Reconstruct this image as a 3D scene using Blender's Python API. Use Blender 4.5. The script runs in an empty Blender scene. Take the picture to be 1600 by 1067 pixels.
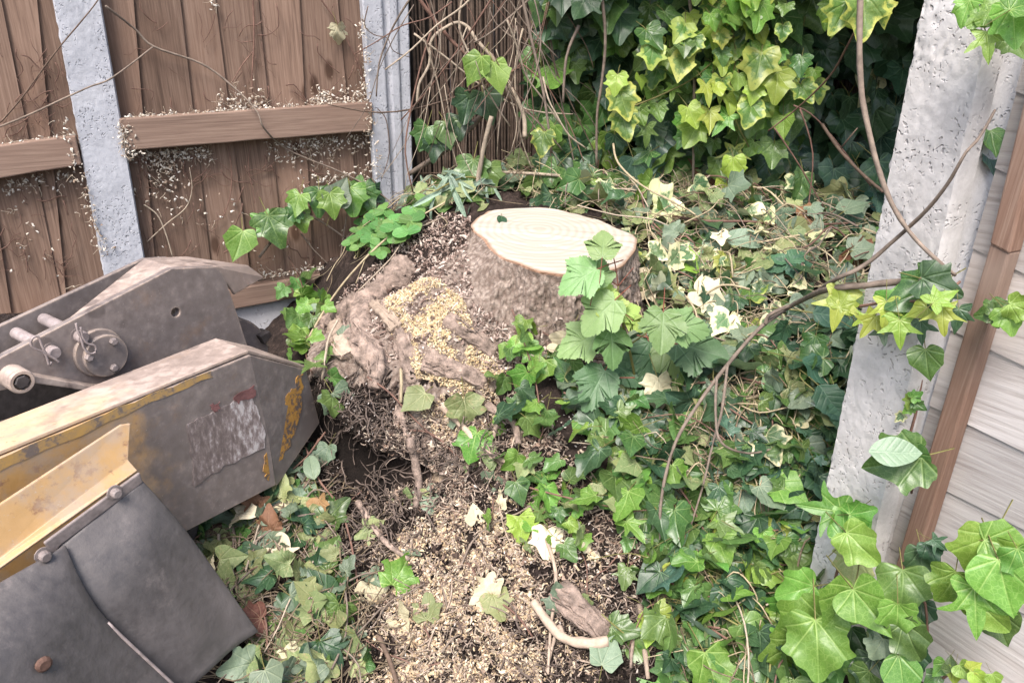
import bpy, bmesh, math, random
import numpy as np
from mathutils import Vector, Matrix, noise
from mathutils.bvhtree import BVHTree

random.seed(7)
RNG = np.random.default_rng(11)
SC = bpy.context.scene
COL = SC.collection
R = math.radians

# ------------------------------------------------------------------ camera, world, sun, exposure
PITCH, FPX, CAMZ = R(23.0), 1200.0, 0.85
cam_data = bpy.data.cameras.new("camera")
cam = bpy.data.objects.new("camera", cam_data)
COL.objects.link(cam)
cam.location = (0, 0, CAMZ)
cam.rotation_euler = (R(90) - PITCH, 0, 0)
cam_data.sensor_width = 36
cam_data.lens = FPX / 1600 * 36
cam_data.clip_start = 0.02
cam_data.clip_end = 500
SC.camera = cam

SUN_ELEV, SUN_AZ = R(58), R(-18)      # azimuth of the sun seen from the scene, measured from -Y (behind the camera)
world = bpy.data.worlds.new("World")
SC.world = world
world.use_nodes = True
wn = world.node_tree
sky = wn.nodes.new("ShaderNodeTexSky")
sky.sky_type = 'NISHITA'
sky.sun_disc = False
sky.sun_elevation = SUN_ELEV
sky.sun_rotation = R(180) - SUN_AZ
sky.air_density = 1.0
sky.dust_density = 4.0
sky.ozone_density = 0.6
bg = wn.nodes.get("Background") or wn.nodes.new("ShaderNodeBackground")
bg.inputs[1].default_value = 0.10
wn.links.new(sky.outputs[0], bg.inputs[0])
sun_d = bpy.data.lights.new("sun", 'SUN')
sun_d.energy = 1.5
sun_d.angle = R(22)
sun_d.color = (1.0, 0.955, 0.93)
sun = bpy.data.objects.new("sun", sun_d)
COL.objects.link(sun)
sdir = Vector((math.sin(SUN_AZ) * math.cos(SUN_ELEV), -math.cos(SUN_AZ) * math.cos(SUN_ELEV), math.sin(SUN_ELEV)))
sun.rotation_euler = (-sdir).to_track_quat('-Z', 'Y').to_euler()
SC.view_settings.view_transform = 'Standard'
SC.view_settings.look = 'None'
SC.view_settings.gamma = 1
SC.view_settings.use_curve_mapping = False
SC.view_settings.exposure = 1.7
SC.cycles.max_bounces = 8
SC.cycles.diffuse_bounces = 4
SC.cycles.transmission_bounces = 4

# ------------------------------------------------------------------ geometry helpers
CPOS = Vector((0, 0, CAMZ))
FWD = Vector((0, math.cos(PITCH), -math.sin(PITCH)))
UPV = Vector((0, math.sin(PITCH), math.cos(PITCH)))

def ray(px, py):
    """direction of sight of a point of the photograph (1600 x 1067), used to find where on a real surface a thing stands"""
    return FWD + Vector((1, 0, 0)) * ((px - 800) / FPX) + UPV * (-(py - 533.5) / FPX)

def PY(px, py, Y):
    d = ray(px, py)
    return CPOS + d * (Y / d.y)

def PD(px, py, depth):
    return CPOS + ray(px, py) * depth

def PP(px, py, n, c):
    d = ray(px, py)
    return CPOS + d * ((c - n.dot(CPOS)) / n.dot(d))

def sstep(a, b, x):
    t = max(0.0, min(1.0, (x - a) / (b - a)))
    return t * t * (3 - 2 * t)

class Acc:
    """collects geometry and links it as ONE mesh object"""
    def __init__(self):
        self.v, self.f, self.mi, self.col = [], [], [], []
        self.c = None
    def add(self, vs, fs, mi=0):
        b = len(self.v)
        self.v.extend([tuple(p) for p in vs])
        self.f.extend([tuple(b + i for i in f) for f in fs])
        self.mi.extend([mi] * len(fs))
        if self.c is not None:
            self.col.extend([self.c] * len(vs))
    def slab(self, front, ext, mi=0):
        """closed solid: polygon swept along ext"""
        n = len(front)
        ext = Vector(ext)
        vs = [Vector(p) for p in front] + [Vector(p) + ext for p in front]
        fs = [tuple(range(n)), tuple(reversed(range(n, 2 * n)))]
        fs += [(i, n + i, n + (i + 1) % n, (i + 1) % n) for i in range(n)]
        self.add(vs, [tuple(reversed(f)) for f in fs], mi)
    def tube(self, pts, r0, r1=None, sides=6, smooth=3, wob=0.0, mi=0, cap=True):
        r1 = r0 if r1 is None else r1
        P = spline([Vector(p) for p in pts], smooth)
        n = len(P)
        if n < 2:
            return
        vs, fs = [], []
        ref = Vector((0.31, 0.52, 0.79))
        for i, p in enumerate(P):
            t = (P[min(i + 1, n - 1)] - P[max(i - 1, 0)])
            if t.length < 1e-9:
                t = Vector((0, 0, 1))
            t.normalize()
            a = t.cross(ref)
            if a.length < 0.05:
                a = t.cross(Vector((1, 0, 0)))
            a.normalize()
            b = t.cross(a)
            k = i / (n - 1)
            rr = r0 + (r1 - r0) * k
            for s in range(sides):
                ang = 2 * math.pi * s / sides
                w = 1.0
                if wob:
                    w += wob * noise.noise(p * 60 + Vector((s * 1.7, 0, 0)))
                vs.append(p + (a * math.cos(ang) + b * math.sin(ang)) * rr * w)
        for i in range(n - 1):
            for s in range(sides):
                s2 = (s + 1) % sides
                fs.append((i * sides + s, i * sides + s2, (i + 1) * sides + s2, (i + 1) * sides + s))
        if cap:
            fs.append(tuple(reversed(range(sides))))
            fs.append(tuple(range((n - 1) * sides, n * sides)))
        self.add(vs, fs, mi)
    def lathe(self, c, axis, prof, sides=24, mi=0):
        """prof: list of (radius, height along axis)"""
        axis = Vector(axis).normalized()
        a = axis.cross(Vector((0, 0, 1)))
        if a.length < 0.1:
            a = axis.cross(Vector((1, 0, 0)))
        a.normalize()
        b = axis.cross(a)
        vs, fs = [], []
        for (r, h) in prof:
            for s in range(sides):
                g = 2 * math.pi * s / sides
                vs.append(Vector(c) + axis * h + (a * math.cos(g) + b * math.sin(g)) * r)
        m = len(prof)
        for i in range(m - 1):
            for s in range(sides):
                s2 = (s + 1) % sides
                fs.append((i * sides + s, i * sides + s2, (i + 1) * sides + s2, (i + 1) * sides + s))
        fs.append(tuple(reversed(range(sides))))
        fs.append(tuple(range((m - 1) * sides, m * sides)))
        self.add(vs, fs, mi)
    def mesh(self, name, mats, smooth=False):
        me = bpy.data.meshes.new(name)
        me.from_pydata(self.v, [], self.f)
        for m in (mats if isinstance(mats, (list, tuple)) else [mats]):
            me.materials.append(m)
        if any(self.mi):
            me.polygons.foreach_set("material_index", self.mi)
        if self.c is not None:
            ca = me.color_attributes.new("Col", 'FLOAT_COLOR', 'POINT')
            ca.data.foreach_set("color", np.array(self.col, dtype=np.float32).ravel())
        if smooth:
            me.polygons.foreach_set("use_smooth", [True] * len(me.polygons))
        me.update()
        return me
    def build(self, name, mats, parent=None, smooth=False, bevel=0.0, auto=None):
        o = bpy.data.objects.new(name, self.mesh(name, mats, smooth))
        COL.objects.link(o)
        if parent is not None:
            o.parent = parent
        if bevel:
            m = o.modifiers.new("bevel", 'BEVEL')
            m.width = bevel
            m.segments = 2
            m.limit_method = 'ANGLE'
            m.angle_limit = R(35)
        return o

def spline(P, sub):
    if sub <= 1 or len(P) < 3:
        return P
    out = []
    for i in range(len(P) - 1):
        p0, p1, p2, p3 = P[max(i - 1, 0)], P[i], P[i + 1], P[min(i + 2, len(P) - 1)]
        for k in range(sub):
            t = k / sub
            out.append(0.5 * ((2 * p1) + (p2 - p0) * t + (2 * p0 - 5 * p1 + 4 * p2 - p3) * t * t + (3 * p1 - p0 - 3 * p2 + p3) * t ** 3))
    out.append(P[-1])
    return out

def link(name, me, parent=None):
    o = bpy.data.objects.new(name, me)
    COL.objects.link(o)
    if parent is not None:
        o.parent = parent
    return o

def empty(name, loc):
    o = bpy.data.objects.new(name, None)
    o.location = loc
    o.empty_display_size = 0.05
    COL.objects.link(o)
    return o

def tag(o, label=None, cat=None, group=None, kind=None):
    if label: o["label"] = label
    if cat: o["category"] = cat
    if group: o["group"] = group
    if kind: o["kind"] = kind
    return o

def root(name, label, cat, group=None):
    """an Empty at the origin of a thing whose parts are modelled in place"""
    return tag(empty(name, (0, 0, 0)), label, cat, group)

def seat(o, p):
    """put a thing's Empty at its base while its parts stay where they were modelled"""
    o.location = p
    for ch in o.children:
        ch.matrix_parent_inverse = Matrix.Translation(-Vector(p))

# ------------------------------------------------------------------ materials
class N:
    def __init__(self, name):
        self.m = bpy.data.materials.new(name)
        self.m.use_nodes = True
        self.t = self.m.node_tree
        self.t.nodes.clear()
        self.out = self.t.nodes.new("ShaderNodeOutputMaterial")
        self.b = self.t.nodes.new("ShaderNodeBsdfPrincipled")
        self.t.links.new(self.b.outputs[0], self.out.inputs[0])
        self._co = None
    def n(self, typ, **kw):
        x = self.t.nodes.new(typ)
        for k, v in kw.items():
            setattr(x, k, v)
        return x
    def l(self, a, b):
        self.t.links.new(a, b)
    def co(self):
        if self._co is None:
            self._co = self.n("ShaderNodeTexCoord").outputs["Object"]
        return self._co
    def mapping(self, scale=(1, 1, 1), rot=(0, 0, 0), src=None):
        mp = self.n("ShaderNodeMapping")
        mp.inputs["Scale"].default_value = scale
        mp.inputs["Rotation"].default_value = rot
        self.l(src or self.co(), mp.inputs["Vector"])
        return mp.outputs[0]
    def noise(self, scale, detail=4, rough=0.55, vec=None, dist=0.0):
        x = self.n("ShaderNodeTexNoise")
        x.inputs["Scale"].default_value = scale
        x.inputs["Detail"].default_value = detail
        x.inputs["Roughness"].default_value = rough
        x.inputs["Distortion"].default_value = dist
        self.l(vec or self.co(), x.inputs["Vector"])
        return x.outputs["Fac"]
    def voronoi(self, scale, vec=None, feature='F1', out="Distance"):
        x = self.n("ShaderNodeTexVoronoi", feature=feature)
        x.inputs["Scale"].default_value = scale
        self.l(vec or self.co(), x.inputs["Vector"])
        return x.outputs[out]
    def ramp(self, fac, stops):
        x = self.n("ShaderNodeValToRGB")
        e = x.color_ramp.elements
        while len(e) > 1:
            e.remove(e[-1])
        e[0].position, e[0].color = stops[0][0], c4(stops[0][1])
        for p, c in stops[1:]:
            k = e.new(p)
            k.color = c4(c)
        self.l(fac, x.inputs[0])
        return x.outputs[0]
    def mix(self, fac, a, b, blend='MIX'):
        x = self.n("ShaderNodeMix", data_type='RGBA', blend_type=blend)
        self._in(x.inputs["Factor"], fac)
        self._in(x.inputs[6], a)
        self._in(x.inputs[7], b)
        return x.outputs[2]
    def math(self, op, a, b=None, c=None, clamp=False):
        x = self.n("ShaderNodeMath", operation=op)
        x.use_clamp = clamp
        self._in(x.inputs[0], a)
        if b is not None: self._in(x.inputs[1], b)
        if c is not None: self._in(x.inputs[2], c)
        return x.outputs[0]
    def mrange(self, v, a, b, c=0.0, d=1.0, smooth=True):
        x = self.n("ShaderNodeMapRange", interpolation_type='SMOOTHSTEP' if smooth else 'LINEAR')
        self._in(x.inputs[0], v)
        for i, q in enumerate((a, b, c, d)):
            self._in(x.inputs[i + 1], q)
        return x.outputs[0]
    def _in(self, sock, v):
        if hasattr(v, "is_linked") or hasattr(v, "links"):
            self.l(v, sock)
        elif isinstance(v, (tuple, list)):
            sock.default_value = c4(v)
        else:
            sock.default_value = v
    def base(self, c):
        self._in(self.b.inputs["Base Color"], c)
    def set(self, rough=None, metal=None, spec=None):
        if rough is not None: self._in(self.b.inputs["Roughness"], rough)
        if metal is not None: self._in(self.b.inputs["Metallic"], metal)
        if spec is not None: self._in(self.b.inputs["Specular IOR Level"], spec)
    def bump(self, h, strength=0.5, dist=0.002, prev=None):
        x = self.n("ShaderNodeBump")
        x.inputs["Strength"].default_value = strength
        x.inputs["Distance"].default_value = dist
        self.l(h, x.inputs["Height"])
        if prev is not None:
            self.l(prev, x.inputs["Normal"])
        self.l(x.outputs[0], self.b.inputs["Normal"])
        return x.outputs[0]
    def rand(self):
        return self.n("ShaderNodeObjectInfo").outputs["Random"]
    def attr(self, name, out="Color"):
        return self.n("ShaderNodeAttribute", attribute_name=name).outputs[out]

def c4(c):
    c = tuple(c)
    return c if len(c) == 4 else c + (1.0,)

def mat_plain(name, col, rough=0.7, var=0.25, scale=30.0, bump=0.3, bdist=0.001, spec=0.3):
    k = N(name)
    f = k.noise(scale, 5, 0.6)
    lo = tuple(x * (1 - var) for x in col)
    hi = tuple(min(1, x * (1 + var)) for x in col)
    c = k.ramp(f, [(0.3, lo), (0.7, hi)])
    rv = k.math('MULTIPLY_ADD', k.rand(), 0.35, 0.82)
    c = k.mix(1.0, c, k.n("ShaderNodeCombineColor").outputs[0], 'MULTIPLY') if False else c
    hsv = k.n("ShaderNodeHueSaturation")
    k.l(c, hsv.inputs["Color"])
    k.l(rv, hsv.inputs["Value"])
    k.base(hsv.outputs[0])
    k.set(rough=rough, spec=spec)
    if bump:
        k.bump(k.noise(scale * 3, 4, 0.6), bump, bdist)
    return k.m

def mat_col(name, rough=0.85, scale=220.0, spec=0.2, var=0.25):
    """colour per piece from the point attribute Col, grain on top"""
    k = N(name)
    c = k.attr("Col")
    f = k.noise(scale, 3, 0.6)
    g = k.mrange(f, 0.3, 0.7, 1 - var, 1 + var, False)
    hsv = k.n("ShaderNodeHueSaturation")
    k.l(c, hsv.inputs["Color"])
    k.l(g, hsv.inputs["Value"])
    k.base(hsv.outputs[0])
    k.set(rough=rough, spec=spec)
    return k.m

def mat_board(name, cols, along, grain=(270, 270, 7), knots=True, rough=0.8, bump=0.35, wear=None, knot_col=(0.05, 0.025, 0.015)):
    """weathered softwood; 'along' is the rotation that lays the grain axis on the object's z"""
    k = N(name)
    rnd = k.rand()
    off = k.n("ShaderNodeVectorMath", operation='ADD')
    comb = k.n("ShaderNodeCombineXYZ")
    k.l(k.math('MULTIPLY', rnd, 37.0), comb.inputs[0])
    k.l(k.math('MULTIPLY', rnd, 91.0), comb.inputs[2])
    al = Vector(along).normalized()
    o1 = al.orthogonal().normalized(); o2 = al.cross(o1)
    cx_ = k.n("ShaderNodeCombineXYZ")
    for i_, ax_ in enumerate((o1, o2, al)):
        dt_ = k.n("ShaderNodeVectorMath", operation='DOT_PRODUCT')
        k.l(k.co(), dt_.inputs[0]); dt_.inputs[1].default_value = ax_
        k.l(dt_.outputs["Value"], cx_.inputs[i_])
    k.l(cx_.outputs[0], off.inputs[0])
    k.l(comb.outputs[0], off.inputs[1])
    v = off.outputs[0]
    vm = k.mapping(grain, (0, 0, 0), v)
    fine = k.noise(1.0, 6, 0.65, vm, 0.4)
    vm2 = k.mapping((26, 26, 2.2), (0, 0, 0), v)
    broad = k.noise(1.0, 4, 0.6, vm2, 0.8)
    c = k.ramp(k.math('MULTIPLY_ADD', fine, 0.68, k.math('MULTIPLY', broad, 0.32)),
               [(0.3, cols[0]), (0.5, cols[1]), (0.72, cols[2])])
    patch = k.noise(5.0, 4, 0.6, v)
    c = k.mix(k.mrange(patch, 0.45, 0.72, 0.0, 0.55), c, cols[3])
    if knots:
        kv = k.mapping((11, 11, 5), (0, 0, 0), v)
        kd = k.voronoi(1.0, kv)
        c = k.mix(k.mrange(kd, 0.07, 0.16, 0.85, 0.0), c, knot_col)
    hsv = k.n("ShaderNodeHueSaturation")
    k.l(c, hsv.inputs["Color"])
    k.l(k.math('MULTIPLY_ADD', rnd, 0.5, 0.75), hsv.inputs["Value"])
    k.base(hsv.outputs[0])
    k.set(rough=rough, spec=0.25)
    k.bump(fine, bump, 0.0015)
    return k.m

def mat_concrete(name, lo, hi, pit=(0.3, 0.29, 0.29), pitscale=95.0, bump=0.7, stain=None):
    k = N(name)
    a = k.noise(14, 6, 0.65)
    b = k.noise(170, 4, 0.7)
    c = k.ramp(k.math('MULTIPLY_ADD', a, 0.6, k.math('MULTIPLY', b, 0.4)), [(0.32, lo), (0.68, hi)])
    w = k.mapping((1, 1, 0.8), (0, 0, 0))
    warp = k.n("ShaderNodeVectorMath", operation='ADD')
    nz = k.n("ShaderNodeTexNoise")
    nz.inputs["Scale"].default_value = 45
    k.l(k.co(), nz.inputs["Vector"])
    sc = k.n("ShaderNodeVectorMath", operation='SCALE')
    sc.inputs["Scale"].default_value = 0.03
    k.l(nz.outputs["Color"], sc.inputs[0])
    k.l(w, warp.inputs[0]); k.l(sc.outputs[0], warp.inputs[1])
    vd = k.voronoi(pitscale, warp.outputs[0])
    dens = k.mrange(k.noise(22, 3, 0.5), 0.42, 0.62)
    pits = k.math('MULTIPLY', k.mrange(vd, 0.14, 0.36, 1.0, 0.0), dens)
    c = k.mix(k.math('MULTIPLY', pits, 0.4), c, pit)
    if stain is not None:
        c = k.mix(k.mrange(k.noise(6, 5, 0.7), 0.52, 0.75, 0, 0.6), c, stain)
    k.base(c)
    k.set(rough=0.9, spec=0.2)
    h = k.math('SUBTRACT', k.math('MULTIPLY', b, 0.35), pits)
    k.bump(h, bump, 0.0026)
    return k.m

def mat_leaf(name, dark, light, vein, veinang=37.0, edge=None, edge_at=0.55, rough=0.4, transl=0.22, var=0.6, back=None, pinnate=False, veinw=0.018, blotch=None, veinmix=0.48):
    k = N(name)
    uv = k.n("ShaderNodeUVMap", uv_map="leaf").outputs[0]
    sp = k.n("ShaderNodeSeparateXYZ")
    k.l(uv, sp.inputs[0])
    x, y = sp.outputs[0], sp.outputs[1]
    rnd = k.rand()
    seed = k.attr("rnd", "Fac")
    rr = k.math('FRACT', k.math('ADD', rnd, seed))
    ringf = k.attr("ring", "Fac")
    base = k.mix(k.math('MULTIPLY', rr, var), dark, light)
    mott = k.noise(9, 4, 0.6, uv)
    base = k.mix(k.mrange(mott, 0.35, 0.75, 0.0, 0.45), base, light)
    if edge is not None:
        nv = k.noise(5, 3, 0.6, uv)
        e = k.math('ADD', ringf, k.math('MULTIPLY_ADD', nv, 1.3, -0.65))
        e = k.math('ADD', e, k.math('MULTIPLY_ADD', rr, 0.5, -0.25))
        base = k.mix(k.mrange(e, edge_at - .08, edge_at + 0.2), base, edge)
    if blotch is not None:
        base = k.mix(k.mrange(k.noise(4.5, 5, 0.7, uv), 0.55, 0.66, 0, 0.9), base, blotch)
    if pinnate:
        ax = k.math('ABSOLUTE', x)
        d1 = ax
        q = k.math('SUBTRACT', y, k.math('MULTIPLY', ax, 0.75))
        d2 = k.math('PINGPONG', q, 0.075)
        d = k.math('MINIMUM', d1, k.math('ADD', k.math('MULTIPLY', d2, 0.9), 0.006))
    else:
        ang = k.math('ARCTAN2', x, k.math('ADD', y, 0.0))
        pp = k.math('PINGPONG', ang, R(veinang) / 2)
        rad = k.math('SQRT', k.math('ADD', k.math('MULTIPLY', x, x), k.math('MULTIPLY', y, y)))
        d = k.math('MULTIPLY', pp, rad)
    vfac = k.mrange(d, veinw * 0.2, veinw, veinmix, 0.0)
    rad2 = k.math('SQRT', k.math('ADD', k.math('MULTIPLY', x, x), k.math('MULTIPLY', y, y)))
    vfac = k.math('MULTIPLY', vfac, k.mrange(rad2, 0.15, 0.85, 1.0, 0.25))
    net = k.voronoi(11, uv, 'DISTANCE_TO_EDGE')
    base = k.mix(k.mrange(net, 0.0, 0.07, 0.22, 0.0), base, vein)
    speck = k.noise(38, 3, 0.6, uv)
    base = k.mix(k.mrange(speck, 0.5, 0.75, 0.0, 0.35), base, tuple(q * 0.55 for q in dark))
    hs0 = k.n("ShaderNodeHueSaturation")
    k.l(base, hs0.inputs["Color"])
    k.l(k.math('MULTIPLY_ADD', k.math('FRACT', k.math('MULTIPLY', rr, 7.31)), 0.05, 0.475), hs0.inputs["Hue"])
    k.l(k.math('MULTIPLY_ADD', k.math('FRACT', k.math('MULTIPLY', rr, 13.7)), 0.5, 0.75), hs0.inputs["Value"])
    base = hs0.outputs[0]
    base = k.mix(vfac, base, vein)
    geo = k.n("ShaderNodeNewGeometry")
    bk = back or tuple(min(1, a * 0.6 + 0.16 * b) for a, b in zip(light, (0.9, 1.0, 0.85)))
    base = k.mix(k.math('MULTIPLY', geo.outputs["Backfacing"], 0.75), base, bk)
    k.base(base)
    k.set(rough=rough, spec=0.45)
    k.bump(k.math('MULTIPLY_ADD', mott, 0.5, k.mrange(d, 0.0, veinw * 2.5, 0.0, 1.0)), 0.35, 0.0018)
    tr = k.n("ShaderNodeBsdfTranslucent")
    hs = k.n("ShaderNodeHueSaturation")
    hs.inputs["Saturation"].default_value = 1.15
    hs.inputs["Value"].default_value = 1.5
    k.l(base, hs.inputs["Color"])
    k.l(hs.outputs[0], tr.inputs[0])
    mx = k.n("ShaderNodeMixShader")
    mx.inputs[0].default_value = transl
    k.l(k.b.outputs[0], mx.inputs[1]); k.l(tr.outputs[0], mx.inputs[2])
    k.l(mx.outputs[0], k.out.inputs[0])
    return k.m

M = {}
M['stem'] = mat_plain("green_stem", (0.16, 0.15, 0.05), 0.6, 0.3, 60)
M['redstem'] = mat_plain("red_stem", (0.21, 0.075, 0.05), 0.55, 0.3, 60)
M['twig'] = mat_plain("twig_bark", (0.185, 0.145, 0.115), 0.8, 0.35, 70, 0.5)
M['paletwig'] = mat_plain("pale_twig", (0.33, 0.27, 0.205), 0.8, 0.25, 80, 0.4)
M['darktwig'] = mat_plain("dark_twig", (0.11, 0.075, 0.055), 0.8, 0.35, 70, 0.5)
M['redtwig'] = mat_plain("red_brown_twig", (0.15, 0.085, 0.064), 0.75, 0.3, 70, 0.4)
M['straw'] = mat_plain("dry_straw", (0.36, 0.295, 0.19), 0.75, 0.25, 80, 0.2)
M['root'] = mat_plain("root_bark", (0.25, 0.19, 0.155), 0.92, 0.6, 60, 1.0, 0.004)
M['paleroot'] = mat_plain("pale_root", (0.36, 0.28, 0.215), 0.85, 0.3, 60, 0.6, 0.0015)
M['stalk'] = mat_plain("litter_stalk", (0.17, 0.13, 0.085), 0.85, 0.45, 90, 0.0)
M['hairroot'] = mat_plain("hair_root", (0.12, 0.092, 0.076), 0.9, 0.45, 90, 0.0)
M['fineroot'] = mat_plain("fine_root", (0.30, 0.235, 0.185), 0.85, 0.4, 90, 0.0)

M['ivy'] = mat_leaf("ivy_leaf_mid", (0.036, 0.085, 0.022), (0.125, 0.225, 0.058), (0.28, 0.38, 0.15), rough=0.33)
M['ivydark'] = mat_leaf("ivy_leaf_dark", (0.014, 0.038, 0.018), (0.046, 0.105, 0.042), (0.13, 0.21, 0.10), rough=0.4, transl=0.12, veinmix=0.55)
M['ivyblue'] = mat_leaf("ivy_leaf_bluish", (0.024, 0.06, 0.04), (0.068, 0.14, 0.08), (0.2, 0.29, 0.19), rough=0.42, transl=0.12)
M['ivybright'] = mat_leaf("ivy_leaf_bright", (0.085, 0.195, 0.03), (0.205, 0.36, 0.07), (0.45, 0.6, 0.2), transl=0.3)
M['ivylime'] = mat_leaf("ivy_leaf_lime", (0.2, 0.31, 0.04), (0.36, 0.45, 0.085), (0.46, 0.53, 0.2), transl=0.35)
M['ivyvar'] = mat_leaf("ivy_leaf_variegated", (0.06, 0.14, 0.03), (0.14, 0.25, 0.055), (0.3, 0.38, 0.12), edge=(0.34, 0.40, 0.09), edge_at=0.62, transl=0.28)
M['ivycream'] = mat_leaf("ivy_leaf_cream_edged", (0.06, 0.13, 0.06), (0.14, 0.22, 0.09), (0.4, 0.42, 0.25), edge=(0.62, 0.6, 0.34), edge_at=0.62, transl=0.2)
M['wilt'] = mat_leaf("leaf_wilted_green", (0.11, 0.15, 0.055), (0.27, 0.31, 0.13), (0.4, 0.4, 0.22), blotch=(0.3, 0.25, 0.13), rough=0.6, transl=0.15, back=(0.42, 0.45, 0.3))
M['grey'] = mat_leaf("leaf_wilted_grey", (0.07, 0.11, 0.07), (0.19, 0.24, 0.155), (0.3, 0.34, 0.22), rough=0.55, transl=0.1, back=(0.4, 0.46, 0.38))
M['pale'] = mat_leaf("leaf_dried_pale", (0.5, 0.44, 0.28), (0.68, 0.64, 0.46), (0.58, 0.5, 0.33), rough=0.7, transl=0.15, back=(0.66, 0.62, 0.5))
M['brownleaf'] = mat_leaf("leaf_dead_brown", (0.13, 0.06, 0.03), (0.30, 0.16, 0.08), (0.3, 0.2, 0.12), rough=0.75, transl=0.1, back=(0.3, 0.19, 0.12))
M['maple'] = mat_leaf("sapling_leaf", (0.14, 0.245, 0.085), (0.23, 0.36, 0.14), (0.29, 0.4, 0.22), veinang=40, transl=0.3, rough=0.5, veinw=0.016)
M['mapledark'] = mat_leaf("sapling_leaf_dark", (0.05, 0.105, 0.042), (0.09, 0.165, 0.07), (0.15, 0.25, 0.13), veinang=40, transl=0.15, rough=0.5, veinw=0.016)
M['mapleyoung'] = mat_leaf("sapling_leaf_young", (0.25, 0.36, 0.08), (0.4, 0.5, 0.14), (0.5, 0.55, 0.25), veinang=40, transl=0.35, rough=0.5, veinw=0.016)
M['weed'] = mat_leaf("weed_leaf", (0.075, 0.18, 0.045), (0.155, 0.31, 0.085), (0.25, 0.43, 0.14), transl=0.3, rough=0.5, veinmix=0.4)
M['bramble'] = mat_leaf("bramble_leaf", (0.035, 0.095, 0.055), (0.075, 0.16, 0.085), (0.12, 0.21, 0.12), pinnate=True, transl=0.15, rough=0.5)
M['oval'] = mat_leaf("oval_leaf", (0.2, 0.3, 0.2), (0.3, 0.4, 0.28), (0.35, 0.44, 0.32), pinnate=True, veinmix=0.3, transl=0.15, rough=0.5)
M['strap'] = mat_leaf("strap_leaf", (0.13, 0.2, 0.14), (0.26, 0.34, 0.25), (0.36, 0.42, 0.33), pinnate=True, veinmix=0.3, transl=0.15, rough=0.55)

# ------------------------------------------------------------------ leaf meshes (unit length, base at the origin, tip towards +y, face +z)
def smooth_outline(half, sub):
    P = [Vector((a, b, 0)) for a, b in half]
    Q = spline(P, sub) if sub > 1 else P
    right = [(p.x, p.y) for p in Q]
    left = [(-a, b) for a, b in reversed(right[1:-1])]
    return right + left

IVY = [(0.0, 0.0), (0.10, -0.10), (0.24, -0.16), (0.40, -0.13), (0.50, 0.0), (0.50, 0.12), (0.45, 0.23), (0.50, 0.34), (0.575, 0.46), (0.52, 0.515), (0.38, 0.54), (0.29, 0.62), (0.20, 0.80), (0.09, 0.95), (0.0, 1.0)]
BROAD = [(0.0, 0.0), (0.12, -0.10), (0.28, -0.15), (0.42, -0.10), (0.50, 0.04), (0.49, 0.17), (0.475, 0.27), (0.52, 0.37), (0.56, 0.46), (0.51, 0.54), (0.40, 0.60), (0.31, 0.69), (0.21, 0.83), (0.10, 0.95), (0.0, 1.0)]
STAR = [(0.0, 0.0), (0.10, -0.12), (0.30, -0.22), (0.44, -0.20), (0.36, 0.02), (0.30, 0.14), (0.46, 0.30), (0.64, 0.47), (0.40, 0.44), (0.21, 0.44), (0.16, 0.60), (0.10, 0.82), (0.0, 1.0)]
HEART = [(0.0, 0.0), (0.12, -0.10), (0.28, -0.12), (0.42, 0.0), (0.48, 0.16), (0.50, 0.30), (0.44, 0.42), (0.33, 0.56), (0.20, 0.74), (0.0, 1.0)]
OVAL = [(0.0, 0.0), (0.12, 0.05), (0.24, 0.18), (0.30, 0.40), (0.28, 0.62), (0.18, 0.84), (0.0, 1.0)]
ROUND = [(0.0, 0.0), (0.16, -0.02), (0.36, 0.12), (0.48, 0.38), (0.42, 0.68), (0.22, 0.9), (0.0, 0.96)]
STRAP = [(0.0, 0.0), (0.05, 0.08), (0.085, 0.3), (0.085, 0.6), (0.05, 0.85), (0.0, 1.0)]
MAPLE = [(0.0, 0.0), (0.09, -0.07), (0.20, -0.09), (0.30, -0.05), (0.36, 0.02), (0.40, 0.06), (0.41, 0.14), (0.44, 0.20), (0.48, 0.27), (0.50, 0.34), (0.545, 0.41), (0.545, 0.47), (0.50, 0.51), (0.46, 0.535), (0.38, 0.55), (0.31, 0.565), (0.30, 0.63), (0.285, 0.68), (0.285, 0.74), (0.22, 0.79), (0.185, 0.86), (0.11, 0.92), (0.06, 0.97), (0.0, 1.0)]
def toothed(half):
    out = []
    for i in range(len(half) - 1):
        (x0, y0), (x1, y1) = half[i], half[i + 1]
        out.append((x0, y0))
        if i > 0:
            dx, dy = x1 - x0, y1 - y0
            out.append((x0 + dx * .62 + dy * .30, y0 + dy * .62 - dx * .30 + .006))
    return out + [half[-1]]
MAPLE = toothed(MAPLE)
BRAM = [(0.0, 0.0), (0.16, 0.05), (0.22, 0.14), (0.31, 0.2), (0.31, 0.32), (0.37, 0.4), (0.33, 0.5), (0.33, 0.6), (0.25, 0.68), (0.22, 0.8), (0.12, 0.87), (0.0, 1.0)]

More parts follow.
